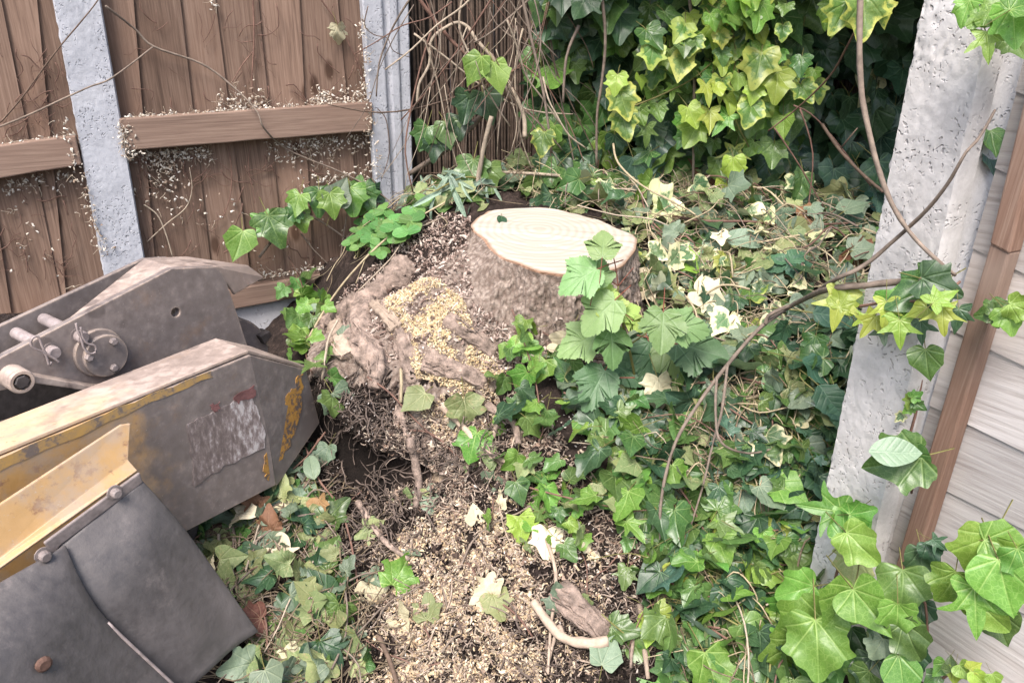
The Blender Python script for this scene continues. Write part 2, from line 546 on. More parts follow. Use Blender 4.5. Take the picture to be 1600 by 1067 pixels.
def leaf_data(half, sub, rings, fold, droop, ripple, jit, rs, petiole=True, curl=0.0, sides=3):
    rs = random.Random(rs)
    half = [(a * (1 + rs.uniform(-jit, jit)) if a else 0.0, b + rs.uniform(-jit, jit) * 0.35) for a, b in half]
    half[0] = (0, 0)
    out = smooth_outline(half, sub)
    cy = 0.30
    lean = rs.uniform(-0.12, 0.12) * (1 if jit else 0)
    vs, ring, uv, fs = [], [], [], []
    ph = rs.uniform(0, 6.28)
    def H(x, y, t):
        z = fold * abs(x) - droop * max(0, y) ** 2 + ripple * t * t * math.sin(3.2 * math.atan2(x, y - cy) + ph) + ripple * 0.6 * math.sin(9 * x + 7 * y + ph)
        z += curl * x * abs(x)
        return z
    def put(x, y, t):
        vs.append((x + lean * y * y, y, H(x, y, t)))
        uv.append((x, y)); ring.append(t)
    put(0, cy, 0)
    n = len(out)
    for k in range(1, rings + 1):
        t = k / rings
        for (x, y) in out:
            put(x * t, cy + (y - cy) * t, t)
    for i in range(n):
        fs.append((0, 1 + (i + 1) % n, 1 + i))
    for k in range(rings - 1):
        a, b = 1 + k * n, 1 + (k + 1) * n
        for i in range(n):
            j = (i + 1) % n
            fs.append((a + i, a + j, b + j, b + i))
    # outline runs clockwise seen from +z when x>0 first going up: make faces point to +z
    nf = Vector((0, 0, 0))
    for f in fs[:n]:
        p, q, r_ = (Vector(vs[i]) for i in f)
        nf += (q - p).cross(r_ - p)
    if nf.z < 0:
        fs = [tuple(reversed(f)) for f in fs]
    nb = len(fs)
    if petiole:
        L = rs.uniform(0.45, 0.85)
        sx = rs.uniform(-0.15, 0.15)
        pts = [(0, 0.02, -0.012), (sx * 0.4, -L * 0.4, -0.10), (sx, -L, -0.28)]
        b0 = len(vs)
        for i, (x, y, z) in enumerate(pts):
            for s in range(sides):
                g = 2 * math.pi * s / sides
                vs.append((x + 0.016 * math.cos(g), y, z + 0.016 * math.sin(g)))
                uv.append((0, 0.2)); ring.append(0)
        for i in range(len(pts) - 1):
            for s in range(sides):
                s2 = (s + 1) % sides
                fs.append((b0 + i * sides + s, b0 + i * sides + s2, b0 + (i + 1) * sides + s2, b0 + (i + 1) * sides + s))
    return vs, fs, uv, ring, nb

def leaf_mesh(name, mat, data, stem='stem'):
    vs, fs, uv, ring, nb = data
    me = bpy.data.meshes.new(name)
    me.from_pydata(vs, [], fs)
    me.materials.append(mat)
    me.materials.append(M[stem])
    me.polygons.foreach_set("material_index", [0] * nb + [1] * (len(fs) - nb))
    me.polygons.foreach_set("use_smooth", [True] * len(fs))
    a = me.attributes.new("ring", 'FLOAT', 'POINT')
    a.data.foreach_set("value", ring)
    ul = me.uv_layers.new(name="leaf")
    li = np.empty(len(me.loops), dtype=np.int32)
    me.loops.foreach_get("vertex_index", li)
    ul.data.foreach_set("uv", np.array(uv, dtype=np.float32)[li].ravel())
    me.update()
    return me

SHAPES = {
    'ivy': lambda i: leaf_data(IVY, 3, 3, 0.10 + 0.09 * (i % 3), 0.08 + 0.12 * (i % 2), 0.065, 0.11, 100 + i, curl=0.35 * ((i % 3) - 1)),
    'broad': lambda i: leaf_data(BROAD, 4, 4, 0.10 + 0.10 * (i % 3), 0.05 + 0.14 * (i % 2), 0.075, 0.08, 400 + i, curl=0.45 * ((i % 3) - 1)),
    'heart': lambda i: leaf_data(HEART, 3, 3, 0.15 + 0.05 * (i % 3), 0.12 + 0.06 * (i % 2), 0.03, 0.12, 130 + i),
    'star': lambda i: leaf_data(STAR, 3, 3, 0.12 + 0.05 * (i % 3), 0.14, 0.03, 0.13, 160 + i),
    'cup': lambda i: leaf_data(IVY, 3, 3, -0.12 + 0.11 * (i % 4), -0.25 + 0.2 * (i % 3), 0.06, 0.2, 170 + i, curl=0.5 * ((i % 3) - 1)),
    'crumple': lambda i: leaf_data(IVY, 3, 3, 0.45 - 0.3 * (i % 3), 0.3 * (1 - (i % 2)) + 0.05, 0.12, 0.2, 190 + i, petiole=i % 2 == 0, curl=0.8 * ((i % 3) - 1)),
    'maple': lambda i: leaf_data(MAPLE, 1, 4, 0.10, 0.15 + 0.06 * (i % 3), 0.04, 0.06, 220 + i),
    'oval': lambda i: leaf_data(OVAL, 3, 3, 0.2, 0.06, 0.02, 0.08, 250 + i),
    'ovalflat': lambda i: leaf_data(OVAL, 3, 3, 0.25, 0.1, 0.02, 0.08, 265 + i, petiole=False),
    'round': lambda i: leaf_data(ROUND, 3, 2, 0.12, 0.08, 0.02, 0.08, 280 + i),
    'strap': lambda i: leaf_data(STRAP, 2, 2, 0.5, 0.25 + 0.15 * (i % 3), 0.02, 0.1, 310 + i, petiole=False),
    'bramble': lambda i: leaf_data(BRAM, 1, 4, 0.2, 0.15, 0.035, 0.05, 340 + i),
}
_LM = {}
NVAR = 7
def LM(shape, mat, i=None):
    """one of a few shared leaf meshes of this shape and material"""
    i = random.randrange(NVAR) if i is None else i % NVAR
    key = (shape, mat, i)
    if key not in _LM:
        st = 'redstem' if shape == 'maple' else 'stem'
        _LM[key] = leaf_mesh(shape + "_leaf", M[mat], SHAPES[shape](i), st)
    return _LM[key]

def leaf_matrix(p, normal, tip, size, wx=1.0):
    n = Vector(normal).normalized()
    t = Vector(tip)
    t = t - n * t.dot(n)
    if t.length < 1e-4:
        t = n.orthogonal()
    t.normalize()
    x = t.cross(n)
    m = Matrix((x * size * wx, t * size, n * size)).transposed().to_4x4()
    m.translation = p
    return m

def put_leaf(parent, shape, mat, p, normal, tip, size, name='leaf', wx=1.0, i=None):
    o = bpy.data.objects.new(name, LM(shape, mat, i))
    COL.objects.link(o)
    o.matrix_world = leaf_matrix(p, normal, tip, size, wx)
    if parent is not None:
        o.parent = parent
    return o

def rvec(s):
    return Vector((random.gauss(0, s), random.gauss(0, s), random.gauss(0, s)))

class LeafStuff:
    """many small leaves joined into one mesh (leaf masses nobody could count)"""
    def __init__(self, shapes, sub=1, rings=1):
        self.d = []
        for half, args in shapes:
            for i in range(4):
                vs, fs, uv, ring, nb = leaf_data(half, sub, rings, 0.18, 0.14, 0.05, 0.15, 900 + i, petiole=False)
                tris = []
                for f in fs:
                    for k in range(1, len(f) - 1):
                        tris.append((f[0], f[k], f[k + 1]))
                self.d.append((np.array(vs), np.array(tris), np.array(uv), np.array(ring)))
        self.V, self.F, self.U, self.G, self.S, self.I = [], [], [], [], [], []
        self.nv = 0
    def add(self, p, normal, tip, size, mi=0):
        v, f, u, g = random.choice(self.d)
        m = np.array(leaf_matrix(p, normal, tip, size))
        self.V.append(v @ m[:3, :3].T + m[:3, 3])
        self.F.append(f + self.nv)
        self.U.append(u); self.G.append(g)
        self.S.append(np.full(len(v), random.random()))
        self.I.append(np.full(len(f), mi, dtype=np.int32))
        self.nv += len(v)
    def build(self, name, mats, parent=None):
        V = np.concatenate(self.V); F = np.concatenate(self.F)
        me = tri_mesh(name, V, F)
        for m in mats: me.materials.append(m)
        me.polygons.foreach_set("material_index", np.concatenate(self.I))
        for nm, arr in (("ring", self.G), ("rnd", self.S)):
            a = me.attributes.new(nm, 'FLOAT', 'POINT')
            a.data.foreach_set("value", np.concatenate(arr).astype(np.float32))
        ul = me.uv_layers.new(name="leaf")
        ul.data.foreach_set("uv", np.concatenate(self.U)[F.ravel()].astype(np.float32).ravel())
        o = link(name, me, parent)
        o["kind"] = "stuff"
        return o

def tri_mesh(name, V, F, smooth=True):
    me = bpy.data.meshes.new(name)
    me.vertices.add(len(V))
    me.vertices.foreach_set("co", V.astype(np.float32).ravel())
    me.loops.add(len(F) * 3)
    me.loops.foreach_set("vertex_index", F.astype(np.int32).ravel())
    me.polygons.add(len(F))
    me.polygons.foreach_set("loop_start", np.arange(0, len(F) * 3, 3, dtype=np.int32))
    me.polygons.foreach_set("use_smooth", np.full(len(F), smooth))
    me.update(calc_edges=True)
    me.validate()
    return me

def chips(name, P, Nrm, L, W, T, C, mat, parent=None, lift=0.4, tilt=0.7):
    """wood chips / crumbs: little wedges with their own size, turn and colour, joined as one"""
    n = len(P)
    box = np.array([(-.5, -.5, -.5), (.5, -.35, -.5), (.45, .5, -.5), (-.4, .4, -.5), (-.1, -.3, .5), (.3, .25, .5)])
    tri = np.array([(0, 3, 2), (0, 2, 1), (0, 1, 4), (1, 2, 5), (1, 5, 4), (2, 3, 5), (3, 0, 4), (3, 4, 5)])
    z = Nrm + RNG.normal(0, tilt, (n, 3)); z /= np.linalg.norm(z, axis=1)[:, None]
    a = RNG.normal(0, 1, (n, 3)); x = np.cross(a, z); x /= np.linalg.norm(x, axis=1)[:, None]
    y = np.cross(z, x)
    jit = box[None] + RNG.normal(0, .1, (n, 6, 3))
    V = P[:, None, :] + jit[:, :, 0:1] * (x * L[:, None])[:, None] + jit[:, :, 1:2] * (y * W[:, None])[:, None] + (jit[:, :, 2:3] + lift) * (z * T[:, None])[:, None]
    F = tri[None] + (np.arange(n) * 6)[:, None, None]
    me = tri_mesh(name, V.reshape(-1, 3), F.reshape(-1, 3), False)
    me.materials.append(mat)
    ca = me.color_attributes.new("Col", 'FLOAT_COLOR', 'POINT')
    cc = np.ones((n, 6, 4), dtype=np.float32)
    cc[:, :, :3] = C[:, None, :]
    ca.data.foreach_set("color", cc.ravel())
    o = link(name, me, parent)
    o["kind"] = "stuff"
    return o
# ------------------------------------------------------------------ the ground
def opt(px, py, D):
    return PD(px, py, D)

CTRL = [PY(*a) for a in [
    (700, 900, 1.0), (700, 760, 1.13), (640, 680, 1.22), (600, 600, 1.32), (560, 560, 1.4), (1150, 400, 1.58), (1250, 600, 1.15), (1150, 700, 1.1), (1100, 900, .95),
    (1250, 800, 1.0), (400, 800, 1.15), (400, 950, .97), (462, 600, 1.5), (600, 370, 1.74), (430, 560, 1.72), (1000, 300, 1.9),
    (800, 295, 1.95), (1300, 330, 1.9), (700, 1060, .86), (1000, 1060, .83), (1300, 1060, .80), (660, 305, 1.88),
    (850, 580, 1.25), (950, 640, 1.2), (1050, 560, 1.33), (1000, 780, 1.03), (1270, 900, .93), (800, 560, 1.30)]]
CTRL += [Vector(p) for p in [(-.2, 2.6, .42), (.8, 2.6, .42), (1.6, 2.4, .40), (-1.2, 1.7, .0), (-1.0, 1.2, .0), (-.8, .8, -.06), (-.3, .5, -.10), (.2, .4, -.12), (.6, .4, -.05),
                             (.95, .5, .05), (1.0, 1.0, .15), (1.2, 1.5, .3), (-.7, 1.72, .02), (-.9, 2.3, .1), (-1.6, 1.5, .05), (-1.5, .5, -.1), (0, -.6, -.15)]]
_cx = np.array([(p.x, p.y) for p in CTRL]); _cz = np.array([p.z for p in CTRL])
def _phi(d):
    return np.sqrt(d * d + 0.12 ** 2)
_A = _phi(np.linalg.norm(_cx[:, None] - _cx[None], axis=2)) - 0.012 * np.eye(len(CTRL))
_Q = np.hstack([np.ones((len(CTRL), 1)), _cx])
_S = np.block([[_A, _Q], [_Q.T, np.zeros((3, 3))]])
_w = np.linalg.solve(_S, np.concatenate([_cz, np.zeros(3)]))
def gz_np(XY):
    d = _phi(np.linalg.norm(XY[:, None] - _cx[None], axis=2))
    z = d @ _w[:-3] + _w[-3] + XY @ _w[-2:]
    rr = np.linalg.norm(XY - np.array([0.1, 1.3]), axis=1)
    t = np.clip((rr - 1.3) / 1.2, 0, 1); t = t * t * (3 - 2 * t)
    return z * (1 - t) + 0.08 * t

def inpoly(x, y, poly):
    c = False
    j = len(poly) - 1
    for i in range(len(poly)):
        if (poly[i][1] > y) != (poly[j][1] > y) and x < (poly[j][0] - poly[i][0]) * (y - poly[i][1]) / (poly[j][1] - poly[i][1]) + poly[i][0]:
            c = not c
        j = i
    return c

def gcrude(px, py):
    """where a line of sight first meets the smooth ground"""
    d = ray(px, py)
    t = np.linspace(0.5, 3.0, 500)
    P = np.array(CPOS)[None] + np.array(d)[None] * t[:, None]
    z = gz_np(P[:, :2])
    k = np.argmax(P[:, 2] < z)
    if not (P[:, 2] < z).any():
        k = 300
    return Vector(P[k])

def gpoly(pxs):
    return [tuple(gcrude(*q)[:2]) for q in pxs]

SAW_LOW = gpoly([(640, 800), (720, 760), (840, 800), (880, 880), (860, 1000), (880, 1150), (610, 1150), (600, 950)])
SAW_MID = gpoly([(600, 640), (760, 620), (860, 700), (900, 860), (700, 880), (600, 800)])
XN, YN = 460, 470
gx = np.linspace(-1.5, 1.75, XN); gy = np.linspace(0.25, 2.75, YN)
GX, GY = np.meshgrid(gx, gy)
XY = np.stack([GX.ravel(), GY.ravel()], 1)
GZ = gz_np(XY)
det = np.empty(len(XY)); sawm = np.zeros(len(XY)); soilm = np.zeros(len(XY))
SAWC = [gcrude(740, 970), gcrude(720, 880), gcrude(700, 1060), gcrude(690, 740), gcrude(800, 860), gcrude(690, 560)]
SAWR = [0.13, 0.09, 0.14, 0.06, 0.07, 0.10]
SOILC = [gcrude(530, 690), gcrude(560, 770), gcrude(1000, 990), gcrude(880, 1040), gcrude(560, 640), gcrude(540, 840), gcrude(470, 640)]
SOILR = [0.13, 0.11, 0.09, 0.09, 0.10, 0.09, 0.12]
for i, (x, y) in enumerate(XY):
    v = Vector((x, y, GZ[i]))
    det[i] = 0.018 * noise.noise(v * 9) + 0.013 * noise.noise(v * 24) + 0.009 * noise.noise(v * 60 + Vector((3, 1, 2)))
    s = 0
    for c, r in zip(SAWC, SAWR):
        s = max(s, 1.25 - ((x - c.x) ** 2 + (y - c.y) ** 2) ** .5 / r)
    sawm[i] = s
    s = 0
    for c, r in zip(SOILC, SOILR):
        s = max(s, 1.2 - ((x - c.x) ** 2 + (y - c.y) ** 2) ** .5 / r)
    soilm[i] = s
GZ = GZ + det - np.clip(soilm, 0, 1) * 0.022
gv = np.stack([XY[:, 0], XY[:, 1], GZ], 1)
# rim of the detailed patch runs out into one wide flat sheet
idx = np.arange(XN * YN).reshape(YN, XN)
q = np.stack([idx[:-1, :-1], idx[:-1, 1:], idx[1:, 1:], idx[1:, :-1]], -1).reshape(-1, 4)
tri = np.concatenate([q[:, [0, 1, 2]], q[:, [0, 2, 3]]])
rim = list(idx[0, :]) + list(idx[1:, -1]) + list(idx[-1, -2::-1]) + list(idx[-2:0:-1, 0])
ext_v, ext_f = [], []
cen = np.array([0.1, 1.4])
base = len(gv)
nr = len(rim)
for k, (sc_, zz) in enumerate(((1.6, 0.06), (4.0, 0.04), (60.0, 0.0))):
    for r_ in rim:
        p = cen + (gv[r_, :2] - cen) * sc_
        ext_v.append((p[0], p[1], zz))
for k in range(3):
    for i in range(nr):
        j = (i + 1) % nr
        a, b = (rim[i], rim[j]) if k == 0 else (base + (k - 1) * nr + i, base + (k - 1) * nr + j)
        c, d = base + k * nr + i, base + k * nr + j
        ext_f += [(a, c, d), (a, d, b)]
gv2 = np.concatenate([gv, np.array(ext_v)])
gf2 = np.concatenate([tri, np.array(ext_f)])
gme = tri_mesh("ground", gv2, gf2)
a_ = gme.attributes.new("saw", 'FLOAT', 'POINT'); a_.data.foreach_set("value", np.concatenate([np.clip(sawm, 0, 1.2), np.zeros(len(ext_v))]).astype(np.float32))
a_ = gme.attributes.new("soil", 'FLOAT', 'POINT'); a_.data.foreach_set("value", np.concatenate([np.clip(soilm, 0, 1.2), np.zeros(len(ext_v))]).astype(np.float32))
k = N("soil_and_sawdust")
f1 = k.noise(28, 6, 0.65); f2 = k.noise(160, 4, 0.65)
c = k.ramp(k.math('MULTIPLY_ADD', f1, 0.6, k.math('MULTIPLY', f2, 0.4)), [(0.3, (0.010, 0.008, 0.007)), (0.52, (0.03, 0.022, 0.019)), (0.76, (0.10, 0.072, 0.06))])
saw = k.math('ADD', k.attr("saw", "Fac"), k.math('MULTIPLY_ADD', f1, 2.6, -2.0))
sc1 = k.ramp(f2, [(0.3, (0.36, 0.26, 0.18)), (0.7, (0.6, 0.48, 0.34))])
c = k.mix(k.mrange(saw, 0.2, 0.7), c, sc1)
c = k.mix(k.mrange(k.math('ADD', k.attr("soil", "Fac"), k.math('MULTIPLY_ADD', f1, .8, -.4)), 0.3, 0.7, 0, 0.9), c, (0.010, 0.008, 0.007))
k.base(c); k.set(rough=0.95, spec=0.1)
k.bump(k.math('ADD', f2, f1), 0.8, 0.006)
gme.materials.append(k.m)
ground = link("ground", gme)
tag(ground, "churned soil mound strewn with wood chips around the stump", kind="structure")

# ------------------------------------------------------------------ the stump
sp_l, sp_r, sp_b, sp_f = PY(738, 350, 1.52), PY(997, 382, 1.45), PY(835, 327, 1.68), PY(905, 430, 1.33)
SCN = (sp_l + sp_r + sp_b + sp_f) / 4
SNR = ((sp_r - sp_l).cross(sp_b - sp_f)).normalized()
if SNR.z < 0: SNR = -SNR
def topz(x, y):
    return SCN.z - (SNR.x * (x - SCN.x) + SNR.y * (y - SCN.y)) / SNR.z
def rim_r(th):
    # the cut face, a rounded irregular oval fitted through the four points
    best = 0
    pts = []
    for p in RIMPTS:
        pts.append(p)
    a = th % (2 * math.pi)
    for i in range(len(pts)):
        a0, r0 = pts[i]; a1, r1 = pts[(i + 1) % len(pts)]
        if a1 < a0: a1 += 2 * math.pi
        aa = a if a >= a0 else a + 2 * math.pi
        if a0 <= aa <= a1:
            t = (aa - a0) / (a1 - a0); t = t * t * (3 - 2 * t)
            best = r0 + (r1 - r0) * t
            break
    return best + 0.0015 * math.sin(5 * th + 1) + 0.001 * math.sin(11 * th)
RIMPX = [(738, 350), (760, 378), (800, 408), (850, 426), (905, 431), (960, 420), (990, 395), (994, 375), (960, 357), (900, 337), (835, 327), (775, 330)]
RIMPTS = []
for q_ in RIMPX:
    d_ = ray(*q_)
    p_ = CPOS + d_ * ((SCN - CPOS).dot(SNR) / d_.dot(SNR))
    RIMPTS.append((math.atan2(p_.y - SCN.y, p_.x - SCN.x) % (2 * math.pi), math.hypot(p_.x - SCN.x, p_.y - SCN.y)))
RIMPTS.sort()
def bump_a(th, c, w):
    d = (th - c + math.pi) % (2 * math.pi) - math.pi
    return math.exp(-(d / w) ** 2)
def flare(th):
    th0 = math.degrees(th)
    L = 0.06 + 0.27 * bump_a(th, R(194), R(30)) + 0.17 * bump_a(th, R(234), R(28)) + 0.03 * bump_a(th, R(280), R(25))
    D = 0.25 - 0.05 * bump_a(th, R(190), R(35)) + 0.09 * bump_a(th, R(258), R(38))
    return L, D
NT, NS = 420, 100
sv, sfa = [], []
for i in range(NS + 1):
    s = i / NS
    for j in range(NT):
        th = 2 * math.pi * j / NT
        L, D = flare(th)
        r0 = rim_r(th)
        x0, y0 = SCN.x + r0 * math.cos(th), SCN.y + r0 * math.sin(th)
        z0 = topz(x0, y0)
        lw = sstep(0.1, 0.4, L)
        r = r0 + L * (s ** (2.2 - 1.15 * lw))
        z = z0 - D * (s ** (1.0 + 0.1 * lw))
        x, y = SCN.x + r * math.cos(th), SCN.y + r * math.sin(th)
        v = Vector((x, y, z))
        k_ = sstep(0.02, 0.16, s)
        ridge = noise.noise(Vector((math.cos(th) * 5, math.sin(th) * 5, z * 2.5)))
        rib = 1 - abs(noise.noise(Vector((math.cos(th) * 13, math.sin(th) * 13, z * 7 + .4 * noise.noise(v * 30)))) * 2)
        fine = noise.noise(Vector((math.cos(th) * 26, math.sin(th) * 26, z * 16)))
        fine2 = noise.noise(v * 95) + .9 * noise.noise(Vector((math.cos(th) * 46, math.sin(th) * 46, z * 26)))
        d = k_ * (0.007 * rib * (1 - lw) + 0.014 * ridge * (0.4 + s) + 0.006 * fine + 0.0045 * fine2 + 0.012 * s * noise.noise(v * 22))
        od = Vector((math.cos(th), math.sin(th), 0.45 * lw * sstep(.05, .3, s))).normalized()
        sv.append(v + od * d)
for i in range(NS):
    for j in range(NT):
        j2 = (j + 1) % NT
        a, b, c_, d_ = i * NT + j, i * NT + j2, (i + 1) * NT + j2, (i + 1) * NT + j
        sfa += [(a, d_, b), (b, d_, c_)]
stump = root("tree_stump", "freshly cut tree stump with pale flat top and rough bark flanks", "tree stump")
k = N("stump_bark")
gi = k.n("ShaderNodeSeparateXYZ"); k.l(k.co(), gi.inputs[0])
f1 = k.noise(34, 6, 0.7); f2 = k.noise(150, 4, 0.65); vb = k.voronoi(125, k.mapping((1, 1, 0.55)))
c = k.ramp(k.math('MULTIPLY_ADD', f1, 0.5, k.math('MULTIPLY', f2, 0.5)), [(0.3, (0.09, 0.068, 0.055)), (0.5, (0.25, 0.2, 0.165)), (0.7, (0.43, 0.36, 0.31))])
c = k.mix(k.mrange(vb, 0.3, 0.75, 0.0, 0.5), c, (0.09, 0.058, 0.045))
c = k.mix(k.mrange(k.attr("fresh", "Fac"), 0.2, 0.9), c, (0.34, 0.2, 0.13))
k.base(c); k.set(rough=0.92, spec=0.15)
k.bump(k.math('ADD', k.math('MULTIPLY', f2, 0.7), k.math('MULTIPLY', vb, -0.9)), 0.9, 0.006)
bme = tri_mesh("bark", np.array([tuple(p) for p in sv]), np.array(sfa))
fr = np.zeros(len(sv), dtype=np.float32); fr[:NT] = 1.0; fr[NT:2 * NT] = 0.6
a_ = bme.attributes.new("fresh", 'FLOAT', 'POINT'); a_.data.foreach_set("value", fr)
bme.materials.append(k.m)
bark = link("bark", bme, stump)
# the sawn face: rings of vertices with chain-saw steps
fv, ff = [], []
NR = 46
for i in range(NR + 1):
    t = i / NR
    for j in range(NT):
        th = 2 * math.pi * j / NT
        r = rim_r(th) * t * 0.998
        x, y = SCN.x + r * math.cos(th), SCN.y + r * math.sin(th)
        ln_ = (x - SCN.x) * .16 + (y - SCN.y) + .015
        z = topz(x, y) + 0.003 + 0.0035 * sstep(-.002, .002, ln_) - .003 * math.exp(-((ln_ + .05 + .004 * noise.noise(Vector((x * 30, 0, 0)))) / .0022) ** 2) * sstep(.1, -.02, x - SCN.x) + 0.0025 * noise.noise(Vector((x * 9, y * 60, 0))) - 0.004 * sstep(0.93, 1.0, t)
        fv.append((x, y, z))
for i in range(NR):
    for j in range(NT):
        j2 = (j + 1) % NT
        a, b, c_, d_ = i * NT + j, i * NT + j2, (i + 1) * NT + j2, (i + 1) * NT + j
        ff += [(a, d_, c_), (a, c_, b)]
fme = tri_mesh("sawn_face", np.array(fv), np.array(ff))
k = N("fresh_cut_wood")
ctr = k.n("ShaderNodeVectorMath", operation='SUBTRACT'); k.l(k.co(), ctr.inputs[0]); ctr.inputs[1].default_value = (SCN.x - 0.03, SCN.y + 0.02, SCN.z)
ln = k.n("ShaderNodeVectorMath", operation='LENGTH'); k.l(ctr.outputs[0], ln.inputs[0])
rg = k.math('ADD', ln.outputs["Value"], k.math('MULTIPLY', k.noise(12, 3), 0.02))
rings = k.math('PINGPONG', k.math('MULTIPLY', rg, 130.0), 1.0)
saw_m = k.noise(1.0, 4, 0.6, k.mapping((14, 160, 10)))
c = k.mix(k.mrange(rings, 0.2, 0.9, 0.0, 0.6), (0.42, 0.375, 0.315), (0.345, 0.285, 0.225))
c = k.mix(k.mrange(saw_m, 0.5, 0.75, 0.0, 0.22), c, (0.45, 0.415, 0.37))
c = k.mix(k.mrange(k.noise(7, 4, 0.6), 0.52, 0.7, 0, 0.4), c, (0.37, 0.29, 0.25))
hair = k.noise(1.0, 5, 0.7, k.mapping((5, 120, 5), (0, 0, .35)))
c = k.mix(k.mrange(hair, 0.68, 0.74, 0, 0.6), c, (0.3, 0.22, 0.15))
gg = k.noise(1.0, 3, 0.6, k.mapping((8, 46, 8), (0, 0, -.1)))
c = k.mix(k.mrange(gg, 0.58, 0.72, 0, 0.3), c, (0.345, 0.275, 0.22))
edge_t = k.attr("rimt", "Fac")
c = k.mix(k.mrange(k.math('ADD', edge_t, k.math('MULTIPLY_ADD', hair, .05, -.025)), 0.955, 0.995), c, (0.26, 0.175, 0.12))
k.base(c); k.set(rough=0.75, spec=0.2)
k.bump(saw_m, 0.3, 0.002)
fme.materials.append(k.m)
a_ = fme.attributes.new("rimt", 'FLOAT', 'POINT'); a_.data.foreach_set("value", np.repeat(np.arange(NR + 1) / NR, NT).astype(np.float32))
link("sawn_face", fme, stump)
tag(stump.children[1] if stump.children[0].name == "bark" else stump.children[0])

# surfaces one can lay things on
allv = [tuple(p) for p in gv2] + [tuple(p) for p in sv] + [tuple(p) for p in fv]
o1, o2 = len(gv2), len(gv2) + len(sv)
allf = [tuple(int(x) for x in f) for f in gf2] + [(a + o1, b + o1, c_ + o1) for a, b, c_ in sfa] + [(a + o2, b + o2, c_ + o2) for a, b, c_ in ff]
BVH = BVHTree.FromPolygons(allv, allf)
def hit(px, py):
    loc, nor, i_, d_ = BVH.ray_cast(CPOS, ray(px, py).normalized())
    if loc is None:
        return gcrude(px, py), Vector((0, 0, 1))
    return loc, (nor if nor.z > -0.2 else -nor)
def G(px, py, h=0.0):
    p, n = hit(px, py)
    return p + Vector((0, 0, 1)) * h * 0.7 + (CPOS - p).normalized() * h * 0.5
def drop(x, y):
    loc, nor, i_, d_ = BVH.ray_cast(Vector((x, y, 1.2)), Vector((0, 0, -1)))
    if loc is None:
        return Vector((x, y, 0.08)), Vector((0, 0, 1))
    return loc, (nor if nor.z > 0 else -nor)

def scatter(pxpoly, n):
    """n random points on the real surfaces inside an area given by its corners on them"""
    poly = [tuple(hit(*q)[0][:2]) for q in pxpoly]
    x0, x1 = min(p[0] for p in poly), max(p[0] for p in poly)
    y0, y1 = min(p[1] for p in poly), max(p[1] for p in poly)
    out, tries = [], 0
    while len(out) < n and tries < n * 40:
        tries += 1
        x, y = random.uniform(x0, x1), random.uniform(y0, y1)
        if inpoly(x, y, poly):
            out.append(drop(x, y))
    return out

# ------------------------------------------------------------------ roots of the stump
def gnarl(a, pts, r0, r1):
    """a thick torn root: grooved along its length, lumpy, broken at the end"""
    P = spline(pts, 14)
    n, sides = len(P), 28
    vs, fs = [], []
    ref = Vector((0.2, 0.3, 0.93))
    for i, p in enumerate(P):
        t = (P[min(i + 1, n - 1)] - P[max(i - 1, 0)]).normalized()
        x = t.cross(ref).normalized(); y = t.cross(x)
        k_ = i / (n - 1)
        rr = r0 + (r1 - r0) * k_
        rr *= 1 + .18 * noise.noise(p * 28) - .5 * sstep(.93, 1, k_) - .5 * sstep(.06, 0, k_)
        for s in range(sides):
            g = 2 * math.pi * s / sides
            gv_ = Vector((math.cos(g) * 1.6, math.sin(g) * 1.6, k_ * 1.6 + r0 * 300))
            q = p + (x * math.cos(g) + y * math.sin(g)) * rr
            w = 1 + .45 * noise.noise(gv_) + .28 * noise.noise(Vector((gv_.x * 3.2, gv_.y * 3.2, gv_.z))) + .18 * noise.noise(q * 75) + .14 * noise.noise(q * 170)
            vs.append(p + (x * math.cos(g) + y * math.sin(g)) * rr * w)
    for i in range(n - 1):
        for s in range(sides):
            s2 = (s + 1) % sides
            fs.append((i * sides + s, i * sides + s2, (i + 1) * sides + s2, (i + 1) * sides + s))
    fs.append(tuple(reversed(range(sides)))); fs.append(tuple(range((n - 1) * sides, n * sides)))
    a.add(vs, fs)
    rs = random.Random(int(r0 * 1e5) + n)
    for _ in range(26):                       # loose fibres and bark strips along the root
        i0 = rs.randrange(0, max(1, n - 8)); L = rs.randint(6, max(7, n // 2))
        g = rs.uniform(0, 6.28); q = []
        for i in range(i0, min(n, i0 + L), 2):
            p = P[i]; t = (P[min(i + 1, n - 1)] - P[max(i - 1, 0)]).normalized()
            x = t.cross(ref).normalized(); y = t.cross(x)
            k_ = i / (n - 1); rr = (r0 + (r1 - r0) * k_) * rs.uniform(.92, 1.12)
            g += rs.uniform(-.2, .2)
            q.append(p + (x * math.cos(g) + y * math.sin(g)) * rr)
        if len(q) > 2:
            w_ = rs.uniform(.0008, .0035)
            a.tube(q, w_, w_ * .5, 5, 2, .5)
def rootpart(pxs, r0, r1, m='root', h=0.012, sides=10, wob=0.5, name='root', smooth=6, label=None):
    a = Acc()
    if r0 > .012:
        gnarl(a, [G(p[0], p[1], p[2] if len(p) > 2 else h) for p in pxs], r0, r1)
    else:
        a.tube([G(p[0], p[1], p[2] if len(p) > 2 else h) for p in pxs], r0, r1, sides, smooth, wob)
    o = a.build(name, M[m], stump, True)
    if label: o["label"] = label
    return o
rootpart([(660, 415), (610, 445), (570, 470), (535, 485), (512, 510)], .050, .030, h=-.034)
rootpart([(575, 475), (562, 505), (572, 540), (592, 572), (600, 588)], .034, .016, h=-.008)
rootpart([(600, 475), (626, 515), (640, 560), (652, 595)], .024, .013, h=-.012)
rootpart([(583, 560), (590, 585), (586, 612)], .018, .013, h=.004)
rootpart([(660, 560), (690, 572), (720, 580), (760, 600)], .020, .014, h=-.004)
